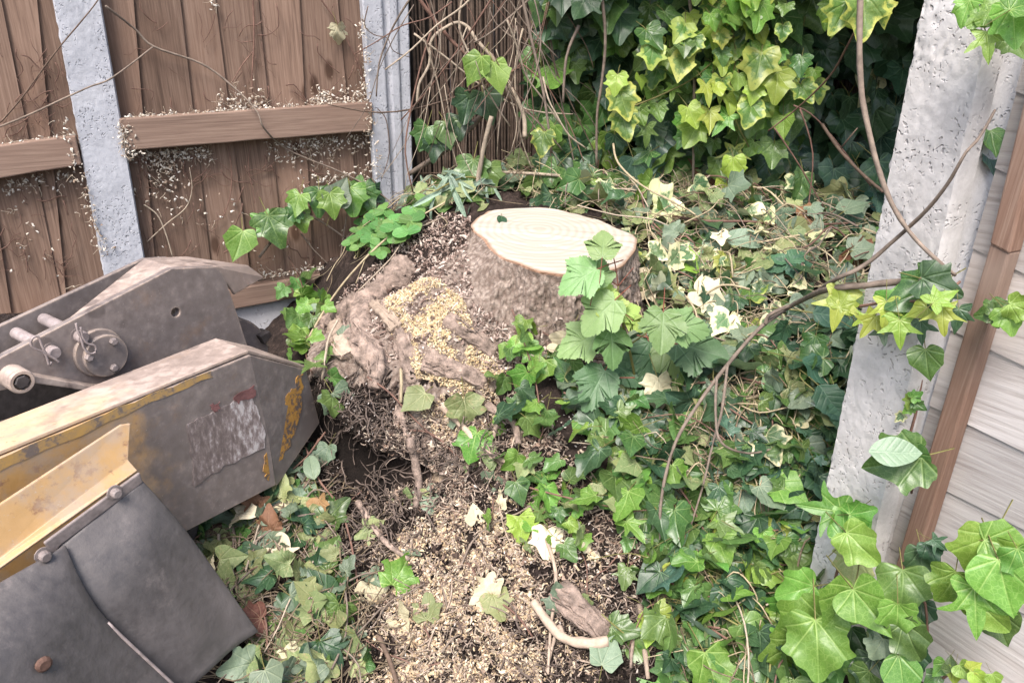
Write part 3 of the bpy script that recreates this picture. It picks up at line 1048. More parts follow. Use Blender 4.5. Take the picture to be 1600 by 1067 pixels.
rootpart([(695, 498), (722, 512), (748, 530), (775, 552)], .0165, .0125, h=-.004)
rootpart([(525, 500), (505, 515), (495, 540)], .022, .014, h=-.004)
rootpart([(640, 600), (625, 640), (628, 690)], .014, .0125, h=-.004)
rootpart([(522, 512), (533, 540), (545, 562)], .019, .013, 'paleroot', h=.006, label="pale root end with its bark torn off")
rootpart([(586, 478), (605, 498), (622, 518)], .0125, .0122, 'paleroot', h=.006)
rootpart([(870, 925, .01), (900, 955, .012), (950, 1000, .012)], .02, .016, 'root', label="thick broken root lying bare in the soil")
rootpart([(832, 950, .02), (858, 985, .02), (880, 1008, .022), (915, 1018, .024), (948, 1016, .026)], .0065, .0085, 'paleroot', wob=.3, sides=8)
rootpart([(880, 1008, .022), (872, 990, .02), (858, 1035, .01), (852, 1060, .01)], .004, .002, 'paleroot', sides=6)
rootpart([(640, 690), (655, 760), (650, 800)], .008, .006)
rootpart([(690, 640), (730, 680), (770, 720), (830, 735)], .006, .004, 'paleroot')
rootpart([(760, 640), (800, 665), (810, 700)], .008, .005)
rootpart([(800, 640, .015), (780, 662, .015), (770, 690, .01)], .006, .004, 'paleroot')
rootpart([(560, 790), (600, 850), (640, 880)], .006, .003)
rootpart([(1000, 950), (1004, 1000), (1012, 1067)], .006, .003, 'paleroot', wob=.3)
rootpart([(1010, 960), (990, 1000), (985, 1050)], .004, .002, 'root', wob=.3)
rootpart([(845, 830), (868, 900), (860, 990), (856, 1060)], .0035, .002, 'paleroot', wob=.3)
fa = Acc()
random.seed(21)
for (cx_, cy_, w_, h_, n_) in ((555, 640, 60, 60, 70), (600, 760, 70, 80, 60), (700, 720, 110, 70, 70), (560, 830, 60, 60, 25), (850, 1010, 80, 60, 30), (1000, 990, 40, 60, 20), (760, 650, 70, 30, 20)):
    for _ in range(n_):
        x, y = random.gauss(cx_, w_ * .5), random.gauss(cy_, h_ * .5)
        ang = random.gauss(1.9, 0.9)
        pts = []
        L = random.uniform(12, 34)
        hh = random.uniform(.004, .02)
        for s in range(5):
            pts.append(G(x, y, hh + random.uniform(-.004, .008)))
            ang += random.gauss(0, .55)
            x += math.cos(ang) * L * .5; y += math.sin(ang) * L * .5
        r_ = random.choice((.0007, .0009, .0012, .0018))
        fa.tube(pts, r_, r_ * .5, 4, 2)
o = fa.build("fine_roots", M['hairroot'], stump, True)
o["kind"] = "stuff"
seat(stump, (SCN.x, SCN.y, SCN.z - 0.33))

# ------------------------------------------------------------------ left fence line: posts, boards, rails, gravel board
AL = R(25)
NL = Vector((math.sin(AL), -math.cos(AL), 0)); DL = Vector((math.cos(AL), math.sin(AL), 0))
CL = NL.dot(PY(150, 200, 1.74))              # face of the posts
def FP(px, py, off=0.0):
    """a point of the left fence plane, off metres in front of the boards"""
    return PP(px, py, NL, CL - 0.045 + off)

M['conc_l'] = mat_concrete("concrete_bluish", (0.31, 0.32, 0.35), (0.46, 0.47, 0.505), pit=(0.18, 0.18, 0.2), pitscale=150, bump=0.8)
M['conc_r'] = mat_concrete("concrete_pale", (0.42, 0.405, 0.39), (0.60, 0.58, 0.565), pit=(0.22, 0.19, 0.18), pitscale=170, bump=0.7, stain=(0.40, 0.35, 0.31))
M['conc_g'] = mat_concrete("concrete_gravel_board", (0.36, 0.36, 0.38), (0.5, 0.5, 0.52), bump=0.6)

def post(name, label, bl, br, tl, tr, n, c, deep, mat, zlo, zhi, prof=None, rough=0.0015, edge=0.002):
    """cast concrete post: front face between four corner points on its plane, lofted in small rows so that its face and arrises are uneven"""
    B0, B1, T0, T1 = PP(*bl, n, c), PP(*br, n, c), PP(*tl, n, c), PP(*tr, n, c)
    def at(A, B, z):
        return A + (B - A) * ((z - A.z) / (B.z - A.z))
    rows, cols = 380, 34
    a = Acc()
    prof = prof or (lambda u: 0.0)
    side = (B1 - B0).normalized()
    sd = int(sum(map(ord, label)))
    vs, fs = [], []
    ring = cols + 1 + 6
    for i in range(rows + 1):
        z = zlo + (zhi - zlo) * i / rows
        L, Rr = at(B0, T0, z), at(B1, T1, z)
        for j in range(cols + 1):
            u = j / cols
            p = L.lerp(Rr, u)
            p.z = z
            d = rough * (0.3 * noise.noise(p * 45) + 0.5 * noise.noise(p * 130))
            pit_ = noise.noise(Vector((p.x * 215 + sd, p.y * 215, p.z * 240)))
            if pit_ > .26: d -= rough * .95 * min(1, (pit_ - .26) * 5) * (0.25 + max(0, noise.noise(p * 14) * 1.5))
            e = max(0, 1 - min(u, 1 - u) * cols)
            d -= e * (0.0035 + edge * .5 * max(0, noise.noise(Vector((sd + u * 3, z * 55, 7)))))
            sx = e * edge * noise.noise(Vector((sd + u * 9, z * 60, 1))) * (1.2 if u < .5 else .3)
            vs.append(p + n * (d + prof(u)) + side * sx)
        w = (Rr - L).length
        sl = 0.028
        vs += [Rr - n * sl, Rr - n * (sl + .001) - side * .02, Rr - n * deep, L - n * deep, L - n * (sl + .001) + side * .02, L - n * sl]
    for i in range(rows):
        for j in range(ring):
            j2 = (j + 1) % ring
            fs.append((i * ring + j, i * ring + j2, (i + 1) * ring + j2, (i + 1) * ring + j))
    fs.append(tuple(reversed(range(ring))))
    fs.append(tuple(range(rows * ring, (rows + 1) * ring)))
    a.add(vs, fs)
    o = a.build(name, mat, None, True)
    o.data.set_sharp_from_angle(angle=R(40))
    return tag(o, label, "fence post", "concrete posts of the two fences")
post("concrete_post", "bluish grey pitted concrete post between two bays of the brown fence", (160, 420), (229, 420), (82, 0), (157, 0), NL, CL, 0.10, M['conc_l'], 0.0, 1.75)
post("concrete_post", "ridged grey concrete post in the corner, between brown fence and reed screen", (588, 300), (648, 300), (566, 0), (641, 0), NL, CL, 0.10, M['conc_l'], 0.05, 1.75,
     prof=lambda u: -0.012 * sstep(.40, .44, u) + 0.010 * sstep(.5, .56, u) - 0.008 * sstep(.72, .76, u), rough=0.0008)

M['board'] = mat_board("brown_fence_board", ((0.075, 0.048, 0.035), (0.172, 0.112, 0.082), (0.27, 0.19, 0.145), (0.17, 0.104, 0.073)), (0, 0, 1))
M['rail'] = mat_board("fence_rail_wood", ((0.13, 0.085, 0.065), (0.25, 0.17, 0.13), (0.36, 0.26, 0.2), (0.26, 0.17, 0.13)), DL, knots=False)
def fence_bay(label, xs0, xs1, rails, gravel):
    f = root("fence_panel", label, "fence panel", "brown boarded fence bays")
    n = len(xs0) - 1
    for i in range(n):
        a = Acc()
        A0, B0 = FP(xs0[i], 0), FP(xs0[i + 1], 0)
        A1, B1 = FP(xs1[i], 177), FP(xs1[i + 1], 177)
        def ext(p0, p1, z):
            return p1 + (p0 - p1) * ((z - p1.z) / (p0.z - p1.z))
        zb, zt = 0.215 + random.uniform(-.004, .004), 1.55 + random.uniform(-.01, .01)
        LB, RB, LT, RT = ext(A0, A1, zb), ext(B0, B1, zb), ext(A0, A1, zt), ext(B0, B1, zt)
        ov = DL * 0.012
        ta, tb = .011, .003          # thick edge left, feather edge slips under the next board
        rows = 14
        vs, fs = [], []
        for r_ in range(rows + 1):
            t = r_ / rows
            l_, rr = LB.lerp(LT, t), RB.lerp(RT, t) + ov
            wob_ = DL * 0.0012 * noise.noise(Vector((i * 3.1, t * 9, 0)))
            bow = NL * 0.002 * noise.noise(Vector((i * 7.7, t * 4, 2)))
            l_ = l_ + wob_ + bow; rr = rr + bow
            vs += [l_ + NL * tb, l_.lerp(rr, .5) + NL * (ta + tb) * .5, rr + NL * ta, rr, l_]
        for r_ in range(rows):
            for s in range(5):
                s2 = (s + 1) % 5
                fs.append((r_ * 5 + s, r_ * 5 + s2, (r_ + 1) * 5 + s2, (r_ + 1) * 5 + s))
        fs.append((4, 3, 2, 1, 0)); fs.append(tuple(rows * 5 + s for s in range(5)))
        a.add(vs, fs)
        a.build("board", M['board'], f)
    for (l_t, r_t, l_b, r_b) in rails:
        a = Acc()
        off = 0.052
        q4 = [FP(*l_t, off), FP(*r_t, off), FP(*r_b, off), FP(*l_b, off)]
        m = 10
        vs, fs = [], []
        for i in range(m + 1):
            t = i / m
            T, Bm = q4[0].lerp(q4[1], t), q4[3].lerp(q4[2], t)
            w = Vector((0, 0, .0015 * noise.noise(Vector((t * 7, l_t[1], 0)))))
            vs += [T + w, Bm + w, Bm + w - NL * .034, T + w - NL * .034]
        for i in range(m):
            for s in range(4):
                s2 = (s + 1) % 4
                fs.append((i * 4 + s, (i + 1) * 4 + s, (i + 1) * 4 + s2, i * 4 + s2))
        fs.append((0, 1, 2, 3)); fs.append(tuple(reversed([m * 4 + s for s in range(4)])))
        a.add(vs, fs)
        a.build("rail", M['rail'], f, bevel=.003)
    f.location = FP(xs1[n // 2], 177) * 1.0
    seat(f, Vector((f.location.x, f.location.y, 0.2)))
    return f
random.seed(3)
fence_bay("bay of brown vertical boards left of the pitted post", [-260, -195, -130, -68, -8, 48, 96], [-228, -165, -102, -40, 28, 66, 122],
          [((-260, 262), (118, 212), (-260, 322), (128, 258)), ((-260, 590), (170, 492), (-260, 640), (180, 530))], True)
fence_bay("bay of brown vertical boards between the pitted post and the corner post", [150, 199, 272, 327, 394, 459, 518, 575], [178, 214, 293, 350, 412, 468, 536, 592],
          [((186, 186), (582, 160), (196, 236), (582, 205)), ((200, 480), (602, 412), (210, 512), (602, 440))], True)
def gravel_board(label, l_t, r_t, zb):
    a = Acc()
    A, B = FP(*l_t, .03), FP(*r_t, .03)
    rows = 40
    vs, fs = [], []
    for i in range(rows + 1):
        t = i / rows
        p = A.lerp(B, t)
        d = .0015 * noise.noise(Vector((t * 30, 1, 0)))
        vs += [Vector((p.x, p.y, p.z + d)), Vector((p.x, p.y, zb)), Vector((p.x, p.y, zb)) - NL * .05, Vector((p.x, p.y, p.z + d)) - NL * .05]
    for i in range(rows):
        for s in range(4):
            s2 = (s + 1) % 4
            fs.append((i * 4 + s, (i + 1) * 4 + s, (i + 1) * 4 + s2, i * 4 + s2))
    fs.append((0, 1, 2, 3)); fs.append(tuple(reversed([rows * 4 + s for s in range(4)])))
    a.add(vs, fs)
    return tag(a.build("gravel_board", M['conc_g'], bevel=.004), label, "gravel board", "concrete boards under the brown fence")
gravel_board("grey concrete board below the brown fence, showing beside the grinder housing", (232, 506), (604, 440), -0.03)
gravel_board("grey concrete board below the fence bay behind the grinder", (-260, 612), (160, 522), -0.05)

# ------------------------------------------------------------------ reed screen, and boards coloured dark as shade at the back
rs_ = root("reed_screen", "brown reed screen standing behind the bare vines, right of the corner post", "reed screen")
RSA, RSB = FP(648, 150, -0.03), None
RDIR = Vector((1.0, 0.10, 0)).normalized()
RN = Vector((RDIR.y, -RDIR.x, 0))
M['reed'] = mat_plain("reed_cane", (0.085, 0.06, 0.045), 0.7, 0.5, 40, 0.3)
reed_meshes = []
for i in range(6):
    a = Acc()
    rr = .0028 + .0007 * (i % 3)
    pts = [Vector((.002 * noise.noise(Vector((i * 3.3, t * 3, 0))), .002 * noise.noise(Vector((i * 5.3, t * 3, 4))), t * 1.35)) for t in [k_ / 5 for k_ in range(6)]]
    a.tube(pts, rr, rr * .85, 6, 2)
    reed_meshes.append(a.mesh("reed", M['reed'], True))
base_p = Vector((RSA.x, RSA.y, .28))
x_ = 0.0
cnt = 0
ra = Acc()
random.seed(5)
while x_ < 2.2:
    o_p = base_p + RDIR * x_ + RN * random.uniform(-.003, .003)
    if cnt < 230:
        o = link("reed", random.choice(reed_meshes), rs_)
        o.location = o_p
        o.rotation_euler = (random.gauss(0, .006), random.gauss(0, .006), random.uniform(0, 6))
    else:
        ra.tube([o_p, o_p + Vector((0, 0, 1.35))], .003, .003, 5, 1)
    cnt += 1
    x_ += random.uniform(.0055, .0085)
if ra.v:
    o = ra.build("far_reeds", M['reed'], rs_, True); o["kind"] = "stuff"
for z_ in (.45, .72, 1.0, 1.3):
    a = Acc()
    a.tube([base_p + RDIR * t + Vector((0, 0, z_ - .28)) + RN * .006 for t in np.linspace(0, 2.2, 23)], .0011, .0011, 5, 1)
    a.build("binding_wire", M['darktwig'], rs_, True)
seat(rs_, base_p)
db = root("back_fence", "boarded fence coloured dark as shade, hidden behind the reed screen and the ivy", "fence")
M['shadeboard'] = mat_board("shade_dark_fence_board", ((0.02, 0.016, 0.014), (0.045, 0.035, 0.03), (0.07, 0.055, 0.045), (0.03, 0.024, 0.02)), (0, 0, 1), knots=False)  # board colour taken near black to stand for the shade behind the ivy
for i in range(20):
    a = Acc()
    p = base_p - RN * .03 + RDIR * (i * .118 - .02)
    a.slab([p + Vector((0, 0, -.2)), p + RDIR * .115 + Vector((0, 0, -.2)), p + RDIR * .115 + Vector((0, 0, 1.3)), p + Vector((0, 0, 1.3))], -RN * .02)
    a.build("board", M['shadeboard'], db)
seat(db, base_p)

# ------------------------------------------------------------------ right fence: post, panel
AR = R(25)
DR = Vector((-math.sin(AR), math.cos(AR), 0)); NRF = Vector((-math.cos(AR), -math.sin(AR), 0))
rp = PD(1262, 895, 1.13)
CR = NRF.dot(rp)
post("concrete_post", "large pale concrete post with small chips, standing in the ivy at the right", (1262, 895), (1356, 893), (1440, 0), (1559, 0), NRF, CR, 0.12, M['conc_r'], -0.12, 1.35, rough=0.002, edge=0.006)
CB = CR - 0.055                         # face of the boards
pan = root("fence_panel", "bleached grey panel of sloping lapped boards, right of the pale post", "fence panel")
M['bleach'] = mat_board("bleached_board", ((0.25, 0.215, 0.2), (0.46, 0.43, 0.415), (0.57, 0.545, 0.53), (0.46, 0.40, 0.36)), tuple(PP(1457, 747, NRF, CB) - PP(1600, 817, NRF, CB)), grain=(150, 150, 7), bump=0.55, knot_col=(0.22, 0.15, 0.12))
M['batten'] = mat_board("red_brown_batten", ((0.13, 0.075, 0.052), (0.22, 0.135, 0.098), (0.33, 0.235, 0.18), (0.34, 0.27, 0.225)), tuple(PP(1536, 382, NRF, CB) - PP(1372, 905, NRF, CB)), knots=False)
linesx = [(1652, 30), (1622, 150), (1590, 270), (1555, 395), (1520, 522), (1487, 640), (1457, 747), (1425, 862), (1390, 985), (1355, 1110), (1322, 1235)]
def bl(k_, dx, off):
    x, y = linesx[k_]
    return PP(x + dx, y + .49 * dx, NRF, CB + off)
for k_ in range(len(linesx) - 1):
    a = Acc()
    m = 24
    vs, fs = [], []
    for i in range(m + 1):
        dx = -30 + 590 * i / m
        up = bl(k_, dx, 0); lo = bl(k_ + 1, dx, 0)
        w = .0015 * noise.noise(Vector((i * .6, k_ * 4, 0)))
        lo = lo + (lo - up) * .06 + Vector((0, 0, w))
        md = up.lerp(lo, .5)
        vs += [up + NRF * .0015, md + NRF * .0025, lo + NRF * .004, lo, up]
    for i in range(m):
        for s in range(5):
            s2 = (s + 1) % 5
            fs.append((i * 5 + s, i * 5 + s2, (i + 1) * 5 + s2, (i + 1) * 5 + s))
    fs.append((4, 3, 2, 1, 0)); fs.append(tuple(m * 5 + s for s in range(5)))
    a.add(vs, fs)
    bm_ = bmesh.new()
    o = a.build("board", M['bleach'], pan)
    bm_.from_mesh(o.data); bmesh.ops.recalc_face_normals(bm_, faces=bm_.faces); bm_.to_mesh(o.data); bm_.free()
def batten(l0, l1, r0, r1, off, th):
    a = Acc()
    q4 = [PP(*l0, NRF, CB + off), PP(*r0, NRF, CB + off), PP(*r1, NRF, CB + off), PP(*l1, NRF, CB + off)]
    a.slab(q4, -NRF * th)
    o = a.build("batten", M['batten'], pan, bevel=.003)
    return o
batten((1646, -40), (1545, 382), (1678, -30), (1576, 398), .026, .022)
batten((1547, 378), (1392, 905), (1578, 394), (1424, 905), .024, .020)
seat(pan, PP(1480, 700, NRF, CB))
# ------------------------------------------------------------------ the stump grinder
DM = Vector((0.6, 0.8, 0)); NM = Vector((0.8, -0.6, 0))
C_ARM, C_CHEEK, C_FAR, C_BR = -1.02, -1.225, -1.356, -0.95
def MP(px, py, c):
    return PP(px, py, NM, c)

def mat_steel(name, dust, dust2, paint=None, pmask=None, rough=0.55, edge_c=(0.48, 0.36, 0.27)):
    """bare and painted plate under a coat of dry soil dust; paint shows where it is not worn or dusted"""
    k = N(name)
    a = k.noise(7, 5, 0.6); b = k.noise(60, 5, 0.65); f = k.noise(260, 3, 0.6)
    c = k.ramp(k.math('MULTIPLY_ADD', a, 0.6, k.math('MULTIPLY', b, 0.4)), [(0.38, tuple(q * .8 for q in dust)), (0.5, dust), (0.62, tuple(q * 1.1 for q in dust2))])
    c = k.mix(k.mrange(b, 0.55, 0.72, 0, 0.35), c, (0.30, 0.24, 0.21))
    # dark oily spots
    sv_ = k.voronoi(12.0, k.mapping((1, 1, 1.2)))
    c = k.mix(k.mrange(k.math('ADD', sv_, k.math('MULTIPLY', b, .12)), 0.20, 0.26, 0.5, 0.0), c, (0.07, 0.056, 0.052))
    c = k.mix(k.mrange(k.noise(13, 6, 0.7), 0.55, 0.74, 0, 0.4), c, (0.28, 0.175, 0.11))
    if paint is not None:
        ax, lo, hi, flip = pmask
        dt = k.n("ShaderNodeVectorMath", operation='DOT_PRODUCT')
        k.l(k.co(), dt.inputs[0]); dt.inputs[1].default_value = ax
        m = k.mrange(k.math('ADD', dt.outputs["Value"], k.math('MULTIPLY_ADD', k.noise(13, 5, 0.65), 0.36, -0.18)), lo, hi, 1.0, 0.0)
        pc = k.mix(k.mrange(b, 0.3, 0.7, 0, 0.4), paint, tuple(min(1, q * 1.15 + .02) for q in paint))
        worn = k.math('ADD', k.noise(45, 5, 0.7), k.math('MULTIPLY', k.noise(9, 4, .6), .5))
        pc = k.mix(k.mrange(worn, 0.84, 0.94), pc, (0.28, 0.15, 0.075))
        pc = k.mix(k.mrange(k.noise(20, 5, .7), 0.36, 0.66, 0, .75), pc, (0.36, 0.28, 0.215))
        c = k.mix(m, c, pc)
    # thin scratches and worn bright arrises
    for rot_ in ((.4, .9, .2), (1.3, .2, .8)):
        sc_ = k.noise(1.0, 3, .55, k.mapping((14, 260, 260), rot_))
        c = k.mix(k.math('MULTIPLY', k.mrange(sc_, .68, .72, 0, .5), k.mrange(k.noise(11, 3), .45, .6)), c, (0.42, 0.36, 0.33))
    bv = k.n("ShaderNodeBevel"); bv.samples = 4; bv.inputs["Radius"].default_value = 0.006
    ge = k.n("ShaderNodeNewGeometry")
    dn = k.n("ShaderNodeVectorMath", operation='DOT_PRODUCT'); k.l(bv.outputs[0], dn.inputs[0]); k.l(ge.outputs["Normal"], dn.inputs[1])
    ew = k.math('MULTIPLY', k.mrange(dn.outputs["Value"], 0.82, 0.99, 1.0, 0.0), k.mrange(k.math('ADD', b, k.math('MULTIPLY', a, .6)), .62, .9, 0.0, 1.0))
    c = k.mix(k.math('MULTIPLY', ew, .8), c, edge_c)
    k.base(c)
    k.set(rough=k.mrange(b, 0.3, 0.7, rough - .16, rough + .2), spec=0.4)
    k.bump(k.math('MULTIPLY_ADD', b, 0.6, k.math('MULTIPLY', f, 0.5)), 0.25, 0.0015)
    return k.m
DUST, DUST2 = (0.18, 0.15, 0.139), (0.228, 0.192, 0.176)
YEL = (0.43, 0.25, 0.09)
M['cheek'] = mat_steel("dusty_plate", DUST, DUST2)
u0 = DM.dot(MP(120, 740, C_ARM)); u1 = DM.dot(MP(265, 680, C_ARM))
M['armpaint'] = mat_steel("worn_yellow_arm", DUST, DUST2, YEL, (tuple(DM), u0, u1, 0))
M['armtop'] = mat_steel("dusty_top_plate", (0.30, 0.235, 0.2), (0.44, 0.35, 0.30), (0.60, 0.42, 0.24), (tuple(DM), u0 - .05, u1, 0), rough=0.55)
M['cover'] = mat_steel("scuffed_cover", (0.28, 0.22, 0.19), (0.42, 0.34, 0.29), (0.55, 0.34, 0.13), (tuple(-DM), -9, -8.9, 0), rough=0.5)
M['bracket'] = mat_steel("yellow_bracket", (0.34, 0.25, 0.16), (0.42, 0.31, 0.2), (0.43, 0.265, 0.115), (tuple(DM), 5, 6, 0), rough=0.5)
M['bolt'] = mat_plain("dusty_bolt", (0.22, 0.185, 0.175), 0.5, 0.3, 90, 0.4)
M['darksteel'] = mat_plain("dark_steel", (0.06, 0.052, 0.05), 0.5, 0.35, 60, 0.4)
M['pinsteel'] = mat_plain("pin_steel", (0.27, 0.225, 0.215), 0.45, 0.3, 70, 0.3)
k = N("chipped_ochre_paint")
n1_ = k.noise(70, 6, .75)
k.base(k.ramp(n1_, [(.43, (0.13, 0.10, 0.09)), (.48, (0.28, 0.16, 0.075)), (.53, (0.48, 0.24, 0.05)), (.7, (0.5, 0.28, 0.085))])); k.set(rough=.6); k.bump(n1_, .6, .002)
M['ochre'] = k.m
k = N("rubber_sheet")
a_n = k.noise(5, 5, .6); b_n = k.noise(70, 5, .65)
c = k.ramp(k.math('MULTIPLY_ADD', a_n, .6, k.math('MULTIPLY', b_n, .4)), [(.35, (0.055, 0.05, 0.05)), (.65, (0.105, 0.094, 0.092))])
c = k.mix(k.mrange(k.noise(14, 6, .75), .55, .72, 0, .5), c, (0.2, 0.17, 0.16))
scr = k.noise(1.0, 4, .6, k.mapping((90, 90, 9), (.3, .5, .2)))
c = k.mix(k.mrange(scr, .68, .76, 0, .2), c, (0.27, 0.25, 0.24))
wr = k.noise(1.0, 4, .6, k.mapping((4, 4, 34), (.25, .15, .1)))
c = k.mix(k.mrange(wr, .70, .76, 0, .8), c, (0.02, 0.018, 0.018))
c = k.mix(k.mrange(k.noise(3.2, 4, .6), .5, .72, 0, .6), c, (0.17, 0.15, 0.145))
k.base(c); k.set(rough=k.mrange(b_n, .3, .7, .38, .6), spec=.5); k.bump(k.math('ADD', b_n, k.math('MULTIPLY', a_n, .8)), .35, .003)
M['rubber'] = k.m
k = N("torn_sticker_film")
tx_ = k.n("ShaderNodeVectorMath", operation='DOT_PRODUCT'); k.l(k.co(), tx_.inputs[0]); tx_.inputs[1].default_value = DM
s1 = k.noise(1.0, 6, .7, k.mapping((230, 50, 50), (0.3, 0.9, 0.5)))
s2 = k.noise(60, 5, .7)
mm = k.math('ADD', k.math('MULTIPLY', s1, .75), k.math('MULTIPLY', s2, .35))
mm = k.math('ADD', mm, k.mrange(tx_.outputs["Value"], DM.dot(MP(330, 690, C_ARM)), DM.dot(MP(412, 660, C_ARM)), -.03, .10))
c = k.ramp(mm, [(.46, (0.145, 0.115, 0.11)), (.54, (0.2, 0.16, 0.15)), (.61, (0.29, 0.24, 0.235)), (.68, (0.5, 0.46, 0.45))])
k.base(c); k.set(rough=.4, spec=.5); k.bump(mm, .5, .002)
M['sticker'] = k.m
M['stickered'] = mat_plain("red_sticker_print", (0.2, 0.095, 0.092), 0.5, 0.35, 60, 0.2)

gr = root("stump_grinder", "dusty yellow and grey steel stump grinder head with rubber flaps at the left edge", "stump grinder")
def plate(name, pts, ext, mat, bevel=.002, parent=None):
    a = Acc(); a.slab(pts, ext)
    o = a.build(name, mat, parent or gr, bevel=bevel)
    bm_ = bmesh.new(); bm_.from_mesh(o.data); bmesh.ops.recalc_face_normals(bm_, faces=bm_.faces); bm_.to_mesh(o.data); bm_.free()
    return o
def faces(name, pts, fs, mat, thick, parent=None, bevel=.0015):
    """bent sheet from shared corner points, given a real thickness"""
    me = bpy.data.meshes.new(name)
    me.from_pydata([tuple(p) for p in pts], [], fs)
    me.materials.append(mat)
    bm_ = bmesh.new(); bm_.from_mesh(me); bmesh.ops.recalc_face_normals(bm_, faces=bm_.faces); bm_.to_mesh(me); bm_.free()
    o = link(name, me, parent or gr)
    s = o.modifiers.new("thickness", 'SOLIDIFY'); s.thickness = thick; s.offset = 0
    if bevel:
        b = o.modifiers.new("bevel", 'BEVEL'); b.width = bevel; b.segments = 2; b.limit_method = 'ANGLE'
    return o
# far guard plate and its bent cover
plate("far_guard", [MP(*q, C_FAR) for q in ((-160, 590), (0, 509), (226, 404), (262, 402), (300, 470), (240, 640), (-160, 760))], -NM * .010, M['cheek'])
cp = [MP(108, 500, C_CHEEK - .012), MP(226, 406, C_FAR + .004), MP(290, 403, C_FAR + .004), MP(274, 421, C_CHEEK - .012), MP(336, 419, C_CHEEK - .012), MP(386, 416, C_FAR + .07),
      MP(411, 434, C_FAR + .08), MP(366, 460, C_CHEEK - .012)]
faces("bent_cover", cp, [(0, 3, 1), (1, 3, 2), (3, 4, 2), (4, 5, 2), (4, 7, 6, 5)], M['cover'], .006)
# near cheek plate with its hole
def plate_hole(name, outline, hole_c, hole_r, c, thick, mat):
    pts = [MP(*q, c) for q in outline]
    ex, ez = DM, Vector((0, 0, 1))
    hc = MP(*hole_c, c)
    curve = bpy.data.curves.new(name, 'CURVE')
    curve.dimensions = '2D'; curve.fill_mode = 'BOTH'
    def spl(P):
        s = curve.splines.new('POLY'); s.points.add(len(P) - 1); s.use_cyclic_u = True
        for q, p in zip(s.points, P):
            q.co = (p[0], p[1], 0, 1)
    spl([((p - hc).dot(ex), (p - hc).dot(ez)) for p in pts])
    spl([(hole_r * math.cos(t), hole_r * math.sin(t)) for t in np.linspace(0, 2 * math.pi, 21)[:-1]])
    curve.extrude = thick / 2
    curve.bevel_depth = .0015
    tmp = bpy.data.objects.new("tmp", curve)
    COL.objects.link(tmp)
    dg = bpy.context.evaluated_depsgraph_get()
    me = bpy.data.meshes.new_from_object(tmp.evaluated_get(dg))
    bpy.data.objects.remove(tmp)
    mt = Matrix((ex, ez, NM)).transposed().to_4x4()
    mt.translation = hc - NM * thick / 2
    me.transform(mt)
    me.materials.clear(); me.materials.append(mat)
    me.name = name
    return link(name, me, gr)
ch_o = [(-160, 640), (0, 560), (268, 421), (335, 418), (344, 424), (352, 440), (372, 500), (389, 552), (380, 650), (160, 612), (60, 597), (-160, 640)]
plate_hole("cheek_plate", ch_o[:-1], (274, 488), .0095, C_CHEEK, .012, M['cheek'])
a = Acc()
a.slab([MP(*q, C_CHEEK + .022) for q in ((36, 583), (150, 604), (260, 608), (262, 620), (150, 613), (40, 597))], -NM * .03)
a.build("lower_flange", M['cover'], gr, bevel=.002)
plate("inner_wall", [MP(*q, C_CHEEK - .06) for q in ((-160, 560), (100, 560), (420, 540), (420, 720), (-160, 800))], -NM * .01, M['darksteel'])
a = Acc()
a.lathe(MP(352, 566, C_CHEEK - .075), NM, [(.091, -.016), (.094, -.012), (.094, .012), (.091, .016)], 48)
wheel = a.build("cutter_wheel", M['cheek'], gr)
for i in range(6):
    t = i * math.pi / 3 + .4
    a = Acc()
    cc = MP(352, 566, C_CHEEK - .075) + (DM * math.cos(t) + Vector((0, 0, 1)) * math.sin(t)) * .090
    rd = (DM * math.cos(t) + Vector((0, 0, 1)) * math.sin(t)); tg = NM.cross(rd)
    a.slab([cc - rd * .012 + tg * .012, cc + rd * .012 + tg * .006, cc + rd * .012 - tg * .006, cc - rd * .012 - tg * .012], NM * .03)
    a.build("cutter_tooth", M['darksteel'], wheel, bevel=.002)
# bearing cover with bolts
bc = MP(160, 553, C_CHEEK)
a = Acc(); a.lathe(bc + DM * -.006 + Vector((0, 0, .006)), NM, [(.040, 0), (.040, .006), (.0385, .008)], 40)
a.build("bearing_flange", M['cheek'], gr)
a = Acc(); a.lathe(bc, NM, [(.0355, .0), (.0355, .013), (.034, .015)], 48)
cov = a.build("bearing_cover", M['cheek'], gr)
for q in ((176, 533), (177, 574), (138, 558)):
    a = Acc(); a.lathe(MP(*q, C_CHEEK + .015), NM, [(.0062, -.002), (.0062, .006), (.0048, .0075)], 6)
    a.build("bolt", M['bolt'], cov)
def pin(head, rear, clip):
    p, q = MP(*head, C_CHEEK + .018), MP(*rear, C_FAR + .02)
    p0 = MP(*head, C_CHEEK)
    a = Acc()
    a.lathe(p0, NM, [(.0098, -.12), (.0098, .014), (.008, .017)], 20)
    o = a.build("pin", M['pinsteel'], gr, False)
    a = Acc(); a.lathe(p0, NM, [(.0135, .0), (.0135, .003)], 20)
    a.build("washer", M['bolt'], o)
    a = Acc()
    a.tube([MP(x, y, C_CHEEK + .024) for x, y in clip], .0019, .0019, 6, 4)
    a.build("spring_clip", M['pinsteel'], o, True)
pin((79, 548), (40, 525), [(80, 565), (77, 571), (70, 552), (55, 545), (48, 537), (52, 527), (60, 527), (66, 541), (72, 552), (86, 561), (92, 566)])
pin((123, 524), (75, 500), [(119, 505), (121, 515), (127, 530), (131, 543), (139, 552), (148, 551), (150, 544), (146, 539), (137, 537), (129, 527), (126, 511)])
